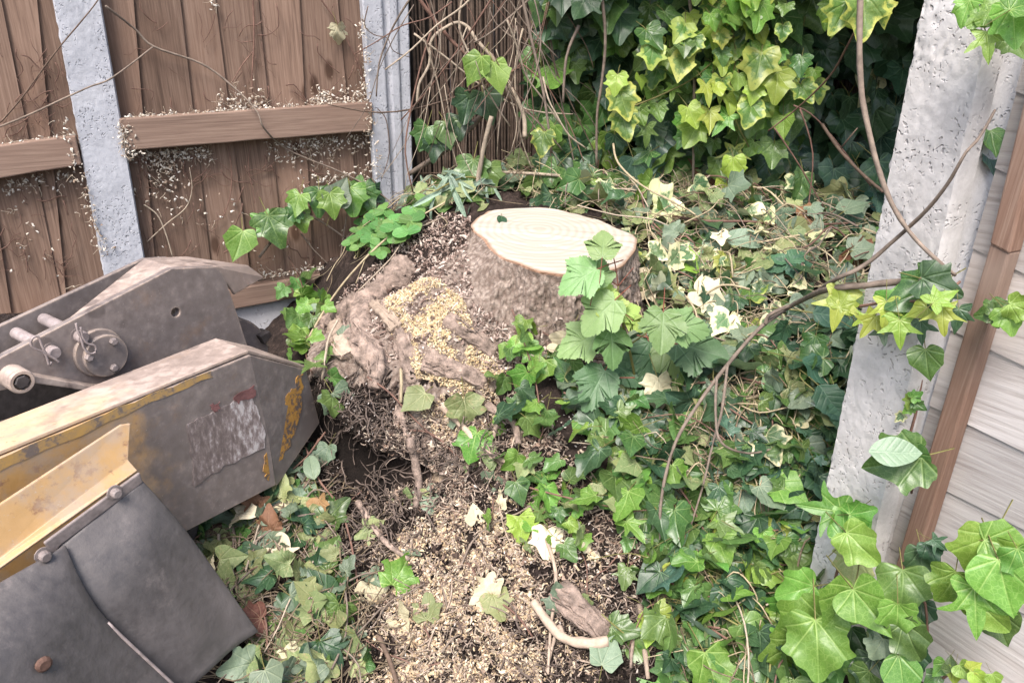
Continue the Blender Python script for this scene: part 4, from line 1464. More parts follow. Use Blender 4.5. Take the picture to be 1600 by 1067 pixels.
# pivot boss
bp = MP(18, 587, C_CHEEK)
a = Acc()
a.lathe(bp, NM, [(.0185, -.02), (.0185, .034), (.0165, .037), (.0125, .037), (.0125, .026)], 32)
boss = a.build("pivot_boss", M['cover'], gr)
a = Acc(); a.lathe(bp, NM, [(.011, .024), (.011, .036), (.009, .038)], 6)
a.build("hex_bolt", M['darksteel'], boss)

# the near arm: a box beam whose end plate is bent back
af = [MP(-180, 800, C_ARM), MP(0, 713, C_ARM), MP(388, 554, C_ARM), MP(418, 690, C_ARM), MP(428, 757, C_ARM), MP(288, 829, C_ARM), MP(-180, 1080, C_ARM)]
en = [MP(476, 577, C_ARM - .03), MP(497, 660, C_ARM - .035), MP(430, 758, C_ARM - .004)]
back = [p - NM * .105 for p in af]
def armtop(px, py):
    return MP(px, py, C_ARM - .105)
bt = [armtop(-180, 737), armtop(0, 662), armtop(336, 531), armtop(390, 543), MP(476, 577, C_ARM - .03) - NM * .02 + Vector((0, 0, -.002))]
pts = af + en
faces("arm_side", pts, [(0, 1, 2, 3, 4, 5, 6), (2, 7, 8, 9, 4, 3)], M['armpaint'], .008)
zt = Vector((0, 0, .0045))
tp = [af[0] + zt, af[1] + zt, af[2] + zt, en[0] + zt] + bt
faces("arm_top", tp, [(0, 1, 5, 4), (1, 2, 6, 5), (2, 3, 8, 7, 6)], M['armtop'], .006)
faces("arm_back", [bt[0], bt[1], bt[2], bt[3], back[5], back[6]], [(0, 1, 2, 3, 4, 5)], M['cheek'], .006)
# chipped ochre paint on the bent end: an irregular film on the plate
random.seed(31)
nE = (en[0] - af[2]).cross(en[1] - af[2]).normalized()
if nE.dot(CPOS - af[2]) < 0: nE = -nE
cE = nE.dot(en[0])
def flake(poly, lift=.0056):
    a = Acc()
    pts_ = []
    for i in range(len(poly)):
        (x0, y0), (x1, y1) = poly[i], poly[(i + 1) % len(poly)]
        for s in range(4):
            t = s / 4
            pts_.append(PP(x0 + (x1 - x0) * t + random.uniform(-3, 3), y0 + (y1 - y0) * t + random.uniform(-3, 3), nE, cE + lift))
    a.slab(pts_, -nE * .0012)
    a.build("paint_patch", M['ochre'], gr)
flake([(472, 604), (474, 632), (456, 690), (438, 722), (418, 748), (411, 730), (420, 700), (434, 655), (440, 640), (447, 618), (462, 606)])
flake([(474, 584), (473, 606), (466, 610), (464, 588)])
flake([(430, 690), (440, 668), (432, 660), (424, 684)])
k = N("faded_yellow_edge")
n1_ = k.noise(38, 6, .75)
k.base(k.ramp(n1_, [(.40, (0.17, 0.135, 0.115)), (.48, (0.36, 0.235, 0.11)), (.6, (0.46, 0.28, 0.09))])); k.set(rough=.55)
M['yedge'] = k.m
# torn sticker on the arm's side
def film(name, poly, mat, lift):
    a = Acc()
    pts_ = []
    for i in range(len(poly)):
        (x0, y0), (x1, y1) = poly[i], poly[(i + 1) % len(poly)]
        for s in range(5):
            t = s / 5
            pts_.append(MP(x0 + (x1 - x0) * t + random.uniform(-2.5, 2.5), y0 + (y1 - y0) * t + random.uniform(-2.5, 2.5), C_ARM + lift))
    a.slab(pts_, -NM * .0008)
    return a.build(name, mat, gr)
film("torn_sticker", [(292, 664), (340, 640), (392, 612), (402, 640), (413, 668), (414, 698), (352, 728), (304, 762), (300, 720)], M['sticker'], .0052)
film("paint_strip", [(-10, 719), (120, 664), (232, 618), (330, 580), (334, 588), (236, 630), (124, 680), (-10, 738)], M['yedge'], .0048)
film("red_sticker_print", [(364, 622), (396, 602), (400, 618), (372, 630)], M['stickered'], .0060)
film("red_sticker_print", [(330, 634), (342, 628), (344, 640), (334, 644)], M['stickered'], .0060)
# yellow angle bracket with bolted strip
bu = [MP(-160, 876, C_ARM + .055), MP(0, 786, C_ARM + .055), MP(188, 663, C_ARM + .055), MP(203, 661, C_ARM + .057), MP(200, 719, C_BR), MP(0, 872, C_BR), MP(-160, 985, C_BR), MP(215, 736, C_BR + .012), MP(0, 889, C_BR + .012), MP(-160, 1005, C_BR + .012)]
faces("angle_bracket", bu, [(0, 1, 5, 6), (1, 2, 3, 4, 5), (6, 5, 8, 9), (5, 4, 7, 8)], M['bracket'], .006)
C_ST = C_BR + .016
strip = plate("clamp_strip", [MP(*q, C_ST) for q in ((66, 846), (216, 736), (221, 752), (92, 850), (80, 866))], NM * .005, M['bolt'])
def bolt(q, parent, c, r=.011):
    a = Acc(); a.lathe(MP(*q, c), NM, [(r * 1.5, 0), (r * 1.5, .002), (r, .0022), (r, .009), (r * .75, .011)], 12)
    a.build("bolt", M['bolt'], parent)
bolt((178, 768), strip, C_ST + .004, .0066)
def along_(E, t):
    f = t * (len(E) - 1); i = min(int(f), len(E) - 2)
    return E[i].lerp(E[i + 1], f - i)
def patch(name, edgeA, edgeB, c0, c1, thick, mat, bulge=.01):
    """hanging sheet between two edge lines of the same length"""
    m, nn = 24, 14
    EA = spline([MP(x, y, c) for x, y, c in edgeA], 8); EB = spline([MP(x, y, c) for x, y, c in edgeB], 8)
    vs, fs = [], []
    for i in range(m + 1):
        t = i / m
        pa = along_(EA, t); pb = along_(EB, t)
        for j in range(nn + 1):
            u = j / nn
            p = pa.lerp(pb, u)
            rag = .007 * noise.noise(Vector((u * 14, t * 30, len(name)))) if t > .97 else 0
            p = p + NM * (bulge * math.sin(math.pi * u) * math.sin(math.pi * min(1, t * 1.1)) + .006 * noise.noise(Vector((u * 2, t * 3, 5)))) + Vector((0, 0, rag))
            vs.append(p)
    for i in range(m):
        for j in range(nn):
            a0 = i * (nn + 1) + j
            fs.append((a0, a0 + 1, a0 + nn + 2, a0 + nn + 1))
    me = bpy.data.meshes.new(name); me.from_pydata([tuple(v) for v in vs], [], fs); me.materials.append(mat)
    me.polygons.foreach_set("use_smooth", [True] * len(fs))
    o = link(name, me, gr)
    s = o.modifiers.new("thickness", 'SOLIDIFY'); s.thickness = thick; s.offset = -1
    b = o.modifiers.new("bevel", 'BEVEL'); b.width = .0015; b.limit_method = 'ANGLE'
    return o
patch("rubber_flap", [(80, 862, C_ST - .003), (150, 960, C_ST + .05), (262, 1092, C_ST + .09)], [(220, 750, C_ST - .003), (290, 832, C_ST + .035), (402, 985, C_ST + .085)], 0, 0, .006, M['rubber'])
fl = patch("rubber_flap", [(-160, 1010, C_ST + .02), (-160, 1080, C_ST + .07), (-140, 1190, C_ST + .13)], [(100, 852, C_ST + .008), (152, 955, C_ST + .06), (290, 1090, C_ST + .112)], 0, 0, .006, M['rubber'], .02)
bolt((67, 866), fl, C_ST + .013, .007)
a = Acc()
a.tube([MP(168, 972, C_ST + .071), MP(210, 1012, C_ST + .088), MP(292, 1088, C_ST + .115)], .0022, .0022, 6, 3)  # thin pale tube standing for the highlight along the flap's edge
a.build("edge_highlight", M['pinsteel'], fl, True)
a = Acc(); a.lathe(MP(67, 1036, C_ST + .1), NM, [(.009, 0), (.009, .004), (.006, .006)], 12); a.build("rivet", M['redtwig'], fl)
# hidden frame that carries the head
a = Acc()
a.slab([MP(*q, C_CHEEK + .03) for q in ((-170, 700), (60, 640), (300, 640), (250, 840), (-170, 1020))], NM * .10)
a.build("frame", M['darksteel'], gr, bevel=.004)
seat(gr, drop(MP(150, 800, C_ARM).x, MP(150, 800, C_ARM).y)[0])
# ------------------------------------------------------------------ wood chips, bark crumbs, soil crumbs
def onface(p):
    return math.hypot(p.x - SCN.x, p.y - SCN.y) < rim_r(math.atan2(p.y - SCN.y, p.x - SCN.x)) + .012
def chip_zone(name, label, zones, cols, size, spread, matname, lift=.4, tilt=.7, patchy=0):
    P, Nn = [], []
    for poly, n in zones:
        for p, nn in scatter(poly, int(n * (1.5 if patchy else 1))):
            if onface(p): continue
            if patchy and noise.noise(p * 26) + .7 * noise.noise(p * 60) + random.gauss(0, .2) < patchy - .35: continue
            P.append(tuple(p + nn * random.uniform(0, spread))); Nn.append(tuple(nn))
    P = np.array(P); Nn = np.array(Nn); n = len(P)
    L = RNG.uniform(*size, n) * RNG.choice([.5, .7, 1, 1, 1.3, 2.3], n); W = np.minimum(L, size[1]) * RNG.uniform(.16, .7, n); T = L * RNG.uniform(.12, .4, n)
    base = np.array(cols)[RNG.integers(0, len(cols), n)] * RNG.uniform(.75, 1.2, n)[:, None]
    return tag(chips(name, P, Nn, L, W, T, np.clip(base, 0, .85), M[matname], None, lift, tilt), label, kind="stuff")
M['chip'] = mat_col("wood_chip")
M['crumb'] = mat_col("soil_crumb", 0.95, 120, 0.1)
random.seed(41)
CREAM = [(.53, .42, .27), (.46, .345, .21), (.58, .49, .35), (.38, .275, .175), (.54, .46, .35)]
MIXED = [(.27, .2, .15), (.18, .13, .1), (.37, .3, .23), (.10, .072, .058), (.46, .39, .31), (.2, .135, .1), (.06, .045, .038)]
DARKC = [(.02, .016, .013), (.036, .027, .022), (.012, .009, .008), (.07, .05, .04), (.1, .072, .056)]
BARKC = [(.24, .175, .145), (.33, .25, .21), (.17, .118, .096), (.42, .34, .29), (.11, .075, .06), (.5, .42, .36)]
chip_zone("sawdust", "yellow sawdust lying on the flared foot of the stump", [([(600, 470), (640, 448), (720, 465), (740, 520), (790, 580), (720, 610), (650, 590), (610, 520)], 15000)], [(.55, .43, .25), (.62, .51, .33), (.46, .34, .19), (.58, .48, .33)], (.002, .0044), .005, 'chip', patchy=.16)
chip_zone("sawdust", "cream wood chips spilled down the mound in front", [
    ([(630, 830), (720, 780), (800, 830), (830, 900), (850, 1120), (600, 1120), (610, 930)], 24000), ([(640, 620), (760, 600), (800, 640), (700, 700)], 2500), ([(560, 840), (900, 820), (950, 900), (940, 1090), (560, 1090)], 8000),
    ([(760, 780), (880, 790), (900, 850), (780, 860)], 1600)], CREAM + MIXED[:4], (.0024, .006), .009, 'chip', patchy=.17)
chip_zone("wood_chips", "mixed grey and tan chips between the roots below the stump", [([(620, 620), (800, 610), (900, 700), (1000, 830), (1010, 960), (600, 960), (580, 760)], 15000), ([(540, 620), (620, 620), (600, 900), (560, 900)], 500), ([(580, 670), (760, 690), (760, 800), (600, 800)], 2500)], MIXED, (.0026, .007), .009, 'chip', patchy=.4)
chip_zone("bark_crumbs", "crumbled bark flakes covering the left flank of the stump", [([(735, 335), (660, 350), (600, 400), (560, 440), (510, 500), (560, 560), (640, 560), (720, 560), (740, 470), (730, 400)], 7000), ([(740, 480), (880, 520), (880, 570), (740, 600)], 1400)], BARKC, (.003, .008), .004, 'chip', .3, .8)
chip_zone("soil_crumbs", "dark soil crumbs under the torn roots and around the mound", [([(490, 590), (640, 640), (640, 800), (590, 900), (500, 880), (460, 740)], 11000), ([(860, 880), (1060, 880), (1080, 1090), (840, 1090)], 7000), ([(560, 640), (880, 700), (960, 900), (900, 1067), (560, 1067)], 5000), ([(320, 780), (560, 760), (600, 1100), (330, 1100)], 4000)], DARKC[:3], (.003, .009), .006, 'crumb')
chip_zone("soil_clods", "dark clods of torn soil between the chips and roots", [([(500, 590), (800, 620), (960, 800), (1010, 1067), (600, 1067), (480, 780)], 2600), ([(500, 590), (640, 630), (620, 820), (500, 800)], 1800)], DARKC[:4], (.006, .015), .003, 'crumb', .1, .6, patchy=.5)
chip_zone("white_grit", "white specks in the dark soil pocket below the ivy", [([(900, 850), (1010, 850), (1020, 960), (920, 980)], 450), ([(520, 620), (620, 650), (600, 780), (510, 760)], 350), ([(540, 560), (1000, 600), (1000, 1067), (560, 1067)], 900)], [(.55, .5, .46), (.46, .4, .35)], (.002, .004), .008, 'chip')
random.seed(45)
fa = Acc(); fb = Acc()
for acc_, poly, n, hh in ((fa, [(600, 620), (800, 620), (960, 790), (1000, 960), (930, 1067), (600, 1067), (570, 800)], 2300, .012), (fb, [(500, 600), (640, 640), (640, 800), (600, 900), (510, 860), (470, 700)], 600, .016), (fb, [(860, 900), (1040, 900), (1060, 1067), (850, 1067)], 420, .012)):
    for p, nn in scatter(poly, n):
        if onface(p): continue
        ang = random.uniform(0, 6.28); L = random.uniform(.008, .03)
        q_ = [p + nn * random.uniform(.001, hh)]
        for s in range(3):
            ang += random.gauss(0, .6)
            d_ = Vector((math.cos(ang), math.sin(ang), random.gauss(0, .45)))
            d_ -= nn * d_.dot(nn) * .8
            q_.append(q_[-1] + d_ * L / 3)
        r_ = random.choice((.0004, .0006, .0009, .0015))
        acc_.tube(q_, r_, r_ * .5, 4, 2)
tag(fa.build("shredded_fibres", M['fineroot'], None, True), "shredded pale root fibres and splinters matted over the mound", kind="stuff")
tag(fb.build("shredded_fibres", M['hairroot'], None, True), "dark shredded root fibres in the black soil", kind="stuff")
# pale dry bits caught on the rail, under it and on the post's edges
P, Nn = [], []
random.seed(43)
def bits(x0, y0, x1, y1, n, sy, off, sx=0):
    for _ in range(n):
        t = random.random()
        P.append(tuple(FP(x0 + (x1 - x0) * t + random.gauss(0, sx), y0 + (y1 - y0) * t + abs(random.gauss(0, sy)) * random.choice((1,)) if sy > 0 else y0 + (y1 - y0) * t - abs(random.gauss(0, -sy)), off + random.uniform(0, .006))))
        Nn.append(tuple(NL))
bits(196, 186, 580, 160, 204, -3.5, .035); bits(340, 172, 420, 165, 93, -16, .02); bits(480, 165, 582, 158, 161, -14, .02)
bits(190, 190, 205, 240, 68, 6, .05, 8); bits(200, 238, 330, 230, 161, 12, .014); bits(240, 240, 285, 236, 117, 36, .014, 6); bits(425, 222, 520, 212, 186, 22, .014, 8)
bits(520, 215, 585, 205, 74, 16, .02, 8); bits(0, 232, 118, 212, 55, -3, .035); bits(0, 285, 120, 262, 68, 14, .014); bits(95, 180, 165, 400, 93, 4, .05, 6)
bits(565, 30, 590, 280, 124, 5, .06, 5); bits(480, 280, 600, 250, 105, 20, .02, 20); bits(380, 440, 520, 418, 86, -5, .04); bits(200, 260, 580, 380, 99, 60, .014, 40); bits(20, 300, 140, 460, 24, 30, .014, 20); bits(330, 0, 340, 10, 12, 5, .014, 4)
P = np.array(P); Nn = np.array(Nn); n = len(P)
L = RNG.uniform(.004, .010, n)
wa = Acc()
for _ in range(520):                       # wisps of dried creeper among the crumbs
    i_ = random.randrange(len(P)); p0 = Vector(P[i_]); q = [p0]
    d_ = (DL * random.gauss(0, 1) + Vector((0, 0, random.gauss(-.2, 1)))).normalized()
    for s in range(3):
        d_ = (d_ + DL * random.gauss(0, .5) + Vector((0, 0, random.gauss(0, .5))) + NL * random.gauss(.05, .15)).normalized()
        q.append(q[-1] + d_ * random.uniform(.003, .009))
    r_ = random.uniform(.0004, .001)
    wa.tube(q, r_, r_ * .6, 4, 2)
tag(wa.build("creeper_wisps", M['paletwig'], None, True), "wisps of dried creeper hanging on the brown fence rail", kind="stuff")
tag(chips("dry_debris", P, Nn, L, L * .45, L * .35, np.array([(.52, .47, .4), (.42, .36, .29), (.58, .54, .48), (.27, .2, .15)])[RNG.integers(0, 4, n)], M['chip']), "pale dry ivy crumbs caught along the brown fence rail and post", kind="stuff")

# ------------------------------------------------------------------ twigs and bare stems
def twig(label, paths, mat='twig', name='twig', cat='twig', group=None, sides=7, wob=.25, smooth=5):
    """paths: list of (points, r0, r1); several paths form one forked stem"""
    a = Acc()
    for pts, r0, r1 in paths:
        a.tube(pts, r0, r1, sides, smooth, wob)
    o = a.build(name, M[mat], None, True)
    return tag(o, label, cat, group)
def Yp(pts):
    return [PY(*p) for p in pts]
def Fp(pts, off=.03):
    return [FP(p[0], p[1], p[2] if len(p) > 2 else off) for p in pts]
def Gp(pts, h=.012):
    return [G(p[0], p[1], p[2] if len(p) > 2 else h) for p in pts]
def RP(px, py, off=.02):
    return PP(px, py, NRF, CR + off)
twig("forked brown branch arching from the pale post down over the ivy heap", [
    ([RP(1447, 437), RP(1400, 441), RP(1345, 447, .03), RP(1290, 453, .03), PY(1240, 476, 1.17), PY(1190, 510, 1.17), PY(1135, 572, 1.13), PY(1085, 640, 1.07), PY(1052, 700, 1.03), PY(1032, 790, .99), PY(1034, 880, .95)], .0046, .0022),
    ([PY(1137, 568, 1.13), PY(1128, 640, 1.07), PY(1112, 700, 1.03), PY(1098, 760, 1.0), PY(1070, 850, .96)], .0026, .0014),
    ([PY(1120, 590, 1.11), PY(1118, 640, 1.06), PY(1126, 690, 1.0), PY(1170, 708, 1.02), PY(1222, 697, 1.05)], .0024, .0015),
    ([PY(1196, 506, 1.17), PY(1205, 490, 1.17), PY(1258, 468, 1.16), RP(1300, 440, .04), RP(1350, 415, .03), RP(1400, 373, .02), RP(1446, 330, .025), RP(1480, 288, .03), RP(1508, 240, .03), RP(1530, 215, .01), RP(1555, 172, -.01)], .0034, .0013)], 'twig')
twig("long smooth grey brown stem hanging in a bow in front of the pale post", [
    ([RP(1346, -60, .06), RP(1343, 60, .06), RP(1347, 150, .055), RP(1362, 225, .05), RP(1378, 280, .045), RP(1398, 328, .035), RP(1424, 366, .025), RP(1462, 405, .025), RP(1492, 430, .0)], .0036, .0021)], 'twig')
twig("thin dark stem slanting down through the dark hollow behind the ivy", [([PY(1352, 20, 1.4), PY(1325, 70, 1.5), PY(1296, 120, 1.6), PY(1245, 170, 1.7), PY(1200, 205, 1.75)], .0022, .0014)], 'redtwig')
twig("dark stick leaning across the hollow beside the pale post", [([PY(1285, 195, 1.7), PY(1310, 232, 1.62), PY(1345, 270, 1.5), PY(1380, 300, 1.4)], .0036, .0028), ([PY(1312, 234, 1.62), PY(1340, 200, 1.6)], .002, .0012)], 'darktwig')
twig("reddish runner lying level across the leaf heap", [(Gp([(1050, 352, .03), (1100, 370, .05), (1165, 376, .06), (1215, 381, .06), (1280, 380, .06), (1330, 372, .05)]), .0032, .0024)], 'redtwig')
twig("thin pale stem arching from the ivy to the leaf heap", [([PY(958, 225, 1.78), PY(966, 255, 1.74), PY(1000, 288, 1.7), PY(1050, 315, 1.66), PY(1085, 335, 1.64), PY(1108, 365, 1.6)], .0026, .002)], 'straw')
twig("reddish straight runner over the heap above the oval leaf", [(Gp([(1180, 405, .05), (1230, 395, .05), (1270, 388, .05), (1292, 380, .05)]), .002, .0015)], 'straw')
twig("thick pale vine looping in front of the reed screen", [([FP(652, 162, .12), FP(655, 132, .12), FP(671, 100, .12), FP(675, 62, .12), FP(709, 37, .13), FP(730, 42, .14), FP(744, 62, .16), FP(760, 80, .18), FP(780, 104, .2), PY(800, 140, 1.92), PY(818, 180, 1.9), PY(820, 215, 1.88)], .0034, .0055), ([FP(730, 42, .14), FP(722, 70, .16), FP(735, 110, .17), FP(700, 150, .15)], .002, .001)], 'paletwig')
twig("red brown cane leaning across the reed screen", [([FP(648, -10, .10), FP(700, 58, .11), FP(740, 96, .14), PY(790, 148, 1.95), PY(830, 180, 1.93)], .0048, .004)], 'redtwig')
twig("short upright broken stick among the cut branches", [([PY(768, 182, 1.86), PY(757, 225, 1.86), PY(745, 290, 1.86)], .0052, .006)], 'paletwig', sides=8)
twig("mossy grey branch leaning from the corner post into the brushwood", [([FP(640, 272, .08), PY(700, 232, 1.92), PY(735, 200, 1.93), PY(762, 170, 1.94), PY(800, 130, 1.95)], .0062, .0078)], 'twig', sides=8)
twig("pale straight stick lying behind the stump", [(Gp([(755, 290, .04), (800, 292, .05), (870, 297, .05), (930, 300, .04)]), .0045, .003)], 'paletwig')
twig("long pale stem running along the bark edge from the weeds to the stump", [(Gp([(470, 560, .02), (520, 480, .03), (570, 420, .03), (620, 375, .03), (670, 345, .03), (715, 320, .03)]), .0026, .002)], 'straw')
twig("second thin stem along the bark edge, forking near the sorrel weed", [(Gp([(560, 470, .03), (610, 420, .03), (640, 380, .03), (690, 350, .02)]), .0018, .0014)], 'paletwig')
twig("pale bent stem lying over the dark root tangle", [(Gp([(530, 515, .03), (515, 545, .03), (508, 590, .03), (498, 650, .03)]), .0022, .0026)], 'paletwig')
twig("short bleached stub standing in the root tangle", [(Gp([(627, 588, .02), (628, 610, .025), (627, 640, .02)]), .0028, .003)], 'straw')
twig("long brown twig slanting through the root tangle", [(Gp([(575, 600, .02), (610, 625, .02), (645, 660, .015), (680, 690, .01)]), .002, .0012)], 'redtwig')
twig("two thin brown stems crossing the litter below the arm", [(Gp([(480, 715, .03), (500, 760, .02), (530, 800, .02), (548, 850, .015), (560, 920, .01)]), .0021, .0016), (Gp([(510, 690, .03), (470, 740, .02), (450, 790, .02), (415, 865, .015)]), .0018, .0015)], 'redtwig')
twig("pale twig curling up from the litter by the flap", [(Gp([(343, 842, .015), (346, 862, .02), (362, 892, .02), (372, 925, .01)]), .0028, .0016)], 'paletwig')
twig("dark brown stick in the litter at the bottom edge", [(Gp([(592, 1000, .01), (606, 1030, .012), (622, 1075, .01)]), .0042, .0035)], 'darktwig')
twig("thin long bent twig lying on the sawdust", [(Gp([(785, 950, .012), (810, 970, .012), (832, 1000, .01)]), .002, .0014)], 'redtwig')
# bare vines clinging to the brown fence
twig("long bare vine swagging across the left fence bays and the pitted post", [(Fp([(0, 198, .02), (40, 182, .05), (105, 152, .07), (140, 136, .07), (175, 122, .07), (240, 73, .03)]), .0022, .0016)], 'twig', cat='vine', name='bare_vine')
twig("bare vine running from the post top down over the rail to the weeds", [(Fp([(165, 10, .07), (210, 45, .03), (240, 73, .03), (315, 100, .03), (362, 134, .04), (400, 172, .07), (412, 200, .075), (440, 228, .03), (475, 246, .03), (530, 268, .03), (590, 300, .05), (625, 330, .07)]), .0026, .0018)], 'twig', cat='vine', name='bare_vine')
twig("thin bare vine rising from the left edge to the post top", [(Fp([(0, 192, .02), (35, 152, .03), (85, 84, .06), (140, 18, .07), (160, -10, .07)]), .0018, .0012)], 'darktwig', cat='vine', name='bare_vine')
twig("bare vine hanging down the boards at the middle of the right bay", [(Fp([(395, -10), (397, 60), (394, 120), (396, 165)], .02), .0022, .0014), (Fp([(395, 82), (380, 100), (362, 130)], .02), .0014, .001), (Fp([(397, 65), (378, 66)], .02), .001, .0008)], 'redtwig', cat='vine', name='bare_vine')
twig("thin vine crossing the upper boards towards the corner post", [(Fp([(498, -5), (530, 40), (548, 75), (560, 100), (572, 135), (582, 150)], .02), .0018, .0012), (Fp([(555, 95), (565, 120), (578, 150)], .02), .001, .0008)], 'redtwig', cat='vine', name='bare_vine')
twig("curved pale rootlet loop below the rail beside the pitted post", [(Fp([(225, 320), (245, 335), (258, 362), (270, 402)], .02), .0018, .0014), (Fp([(230, 378), (260, 350), (290, 325), (300, 296), (296, 262)], .02), .0014, .001)], 'paletwig', cat='vine', name='bare_vine')
twig("short bare rootlets hanging below the middle of the rail", [(Fp([(356, 228), (362, 265), (360, 305), (348, 342)], .02), .0016, .001), (Fp([(392, 225), (388, 260), (396, 300), (398, 318)], .02), .0013, .0009), (Fp([(362, 270), (345, 256), (335, 250)], .02), .001, .0007)], 'redtwig', cat='vine', name='bare_vine')
twig("bare stems fanning out at the foot of the brown boards", [(Fp([(405, 402), (430, 370), (455, 345)], .05), .004, .0035), (Fp([(470, 330), (500, 345), (540, 372)], .06), .0028, .0024), (Fp([(545, 320), (538, 360), (530, 420)], .06), .002, .0016), (Fp([(470, 365), (490, 390), (520, 420)], .05), .0016, .0012), (Fp([(590, 318), (560, 350), (530, 385)], .06), .0016, .0012)], 'twig', cat='vine', name='bare_vine')
twig("fine dark vine wriggling up the ridged corner post", [(Fp([(575, 10, .07), (570, 40, .06), (585, 55, .06), (605, 60, .065), (615, 80, .065), (640, 90, .06)]), .0014, .001), (Fp([(590, 170, .06), (604, 190, .06), (608, 240, .06), (596, 280, .06)]), .0013, .001)], 'darktwig', cat='vine', name='bare_vine')
random.seed(51)
a = Acc()
for _ in range(190):
    reg = random.choice(((200, 580, 0, 160), (205, 580, 235, 330), (210, 560, 300, 420), (0, 100, 60, 200), (0, 130, 290, 430)))
    x, y = random.uniform(reg[0], reg[1]), random.uniform(reg[2], reg[3])
    ang = random.gauss(1.57, .7)
    pts = []
    for s in range(random.randint(3, 6)):
        pts.append(FP(x, y, .016 + random.uniform(0, .006)))
        ang += random.gauss(0, .5)
        x += math.cos(ang) * 12; y += math.sin(ang) * 12
    r_ = random.choice((.0006, .0008, .0011, .0016))
    a.tube(pts, r_, r_ * .6, 4, 2)
tag(a.build("fine_rootlets", M['redtwig'], None, True), "fine dry rootlets of old ivy clinging to the brown boards", kind="stuff")
# brushwood in front of the reed screen, one by one
random.seed(53)
for i in range(58):
    x0, y0 = random.uniform(640, 860), random.uniform(-40, 140)
    ang = random.gauss(1.5, .45)
    Lp = random.uniform(120, 330)
    y_ = 1.97 - random.uniform(0, .14)
    pts = []
    x, y = x0, y0
    for s in range(5):
        pts.append(PY(x, min(y, 300), y_ + random.uniform(-.015, .015)))
        ang += random.gauss(0, .22)
        x += math.cos(ang) * Lp / 4; y += math.sin(ang) * Lp / 4
    r_ = random.choice((.0010, .0013, .0018, .0026))
    twig("thin bare stem in the brushwood before the reed screen", [(pts, r_, r_ * .7)], random.choice(('twig', 'twig', 'redtwig', 'paletwig', 'darktwig')), cat='twig', name='brush_twig', group="bare stems in front of the reed screen", sides=5, smooth=3)
# loose dry stems: the larger ones single, the finest as a mass
def stems_on(poly, n, label, group, mats, rr, Lr, h):
    for p, nn in scatter(poly, n):
        a = Acc()
        ang = random.uniform(0, 6.28); L = random.uniform(*Lr)
        pts = []
        x, y = p.x, p.y
        for s in range(5):
            q_, _n = drop(x, y)
            pts.append(q_ + Vector((0, 0, h * random.uniform(.3, 1.3))))
            ang += random.gauss(0, .28)
            x += math.cos(ang) * L / 4; y += math.sin(ang) * L / 4
        if max(abs(pts[i_ + 1].z - pts[i_].z) for i_ in range(4)) > .05: continue
        r_ = random.uniform(*rr)
        a.tube(pts, r_, r_ * .7, 5, 3)
        tag(a.build("loose_twig", M[random.choice(mats)], None, True), label, "stem", group)
HEAP = [(760, 285), (1000, 275), (1330, 300), (1350, 420), (1320, 640), (1180, 690), (1040, 640), (1010, 430), (950, 345), (830, 318)]
LITTER = [(300, 830), (400, 770), (480, 700), (510, 790), (545, 900), (580, 1080), (360, 1090), (400, 980), (330, 900)]
stems_on(HEAP, 150, "dry stem lying loose on the heap of cut ivy", "dry stems on the heap of cut ivy", ('straw', 'paletwig', 'twig', 'redtwig', 'straw'), (.001, .0026), (.10, .34), .06)
stems_on(LITTER, 75, "dry stem lying loose in the litter below the grinder arm", "dry stems in the litter below the grinder", ('paletwig', 'twig', 'redtwig', 'twig'), (.0009, .0022), (.08, .22), .02)
stems_on([(560, 620), (800, 620), (1000, 820), (1000, 1060), (600, 1060)], 34, "thin twig lying on the chip covered mound", "thin twigs on the mound of chips", ('paleroot', 'twig', 'redtwig'), (.0008, .002), (.05, .16), .012)
stems_on([(1020, 700), (1280, 700), (1270, 900), (1300, 1060), (1050, 1060)], 48, "thin runner threading through the ground ivy", "thin runners in the ground ivy", ('redtwig', 'stem', 'paletwig'), (.001, .0018), (.12, .28), .05)
a = Acc(); a2 = Acc()
for poly, n, h, L_ in ((HEAP, 1100, .055, .15), (LITTER, 520, .022, .13), ([(1020, 700), (1280, 700), (1270, 900), (1300, 1060), (1050, 1060)], 280, .05, .12), ([(1010, 560), (1300, 560), (1290, 720), (1040, 720)], 240, .05, .12), ([(620, 300), (760, 280), (740, 330), (560, 420), (500, 470)], 120, .03, .12)):
    for p, nn in scatter(poly, n):
        ang = random.uniform(0, 6.28); L = random.uniform(.4, 1.2) * L_
        hz = random.uniform(.002, h)
        pts = []
        x, y = p.x, p.y
        for s in range(4):
            q_, _n = drop(x, y)
            pts.append(q_ + Vector((0, 0, hz * random.uniform(.5, 1.4))))
            ang += random.gauss(0, .5)
            x += math.cos(ang) * L / 3; y += math.sin(ang) * L / 3
        if max(abs(pts[i_ + 1].z - pts[i_].z) for i_ in range(3)) > .05: continue
        r_ = random.uniform(.0006, .0016)
        (a2 if poly is LITTER or random.random() < .4 else a).tube(pts, r_, r_ * .7, 4, 4)
tag(a2.build("litter_stalks", M['stalk'], None, True), "fine brown stalks matted in the litter below the grinder", kind="stuff")
tag(a.build("dry_straw", M['straw'], None, True), "fine dry straw and leaf stalks scattered over the heap and litter", kind="stuff")
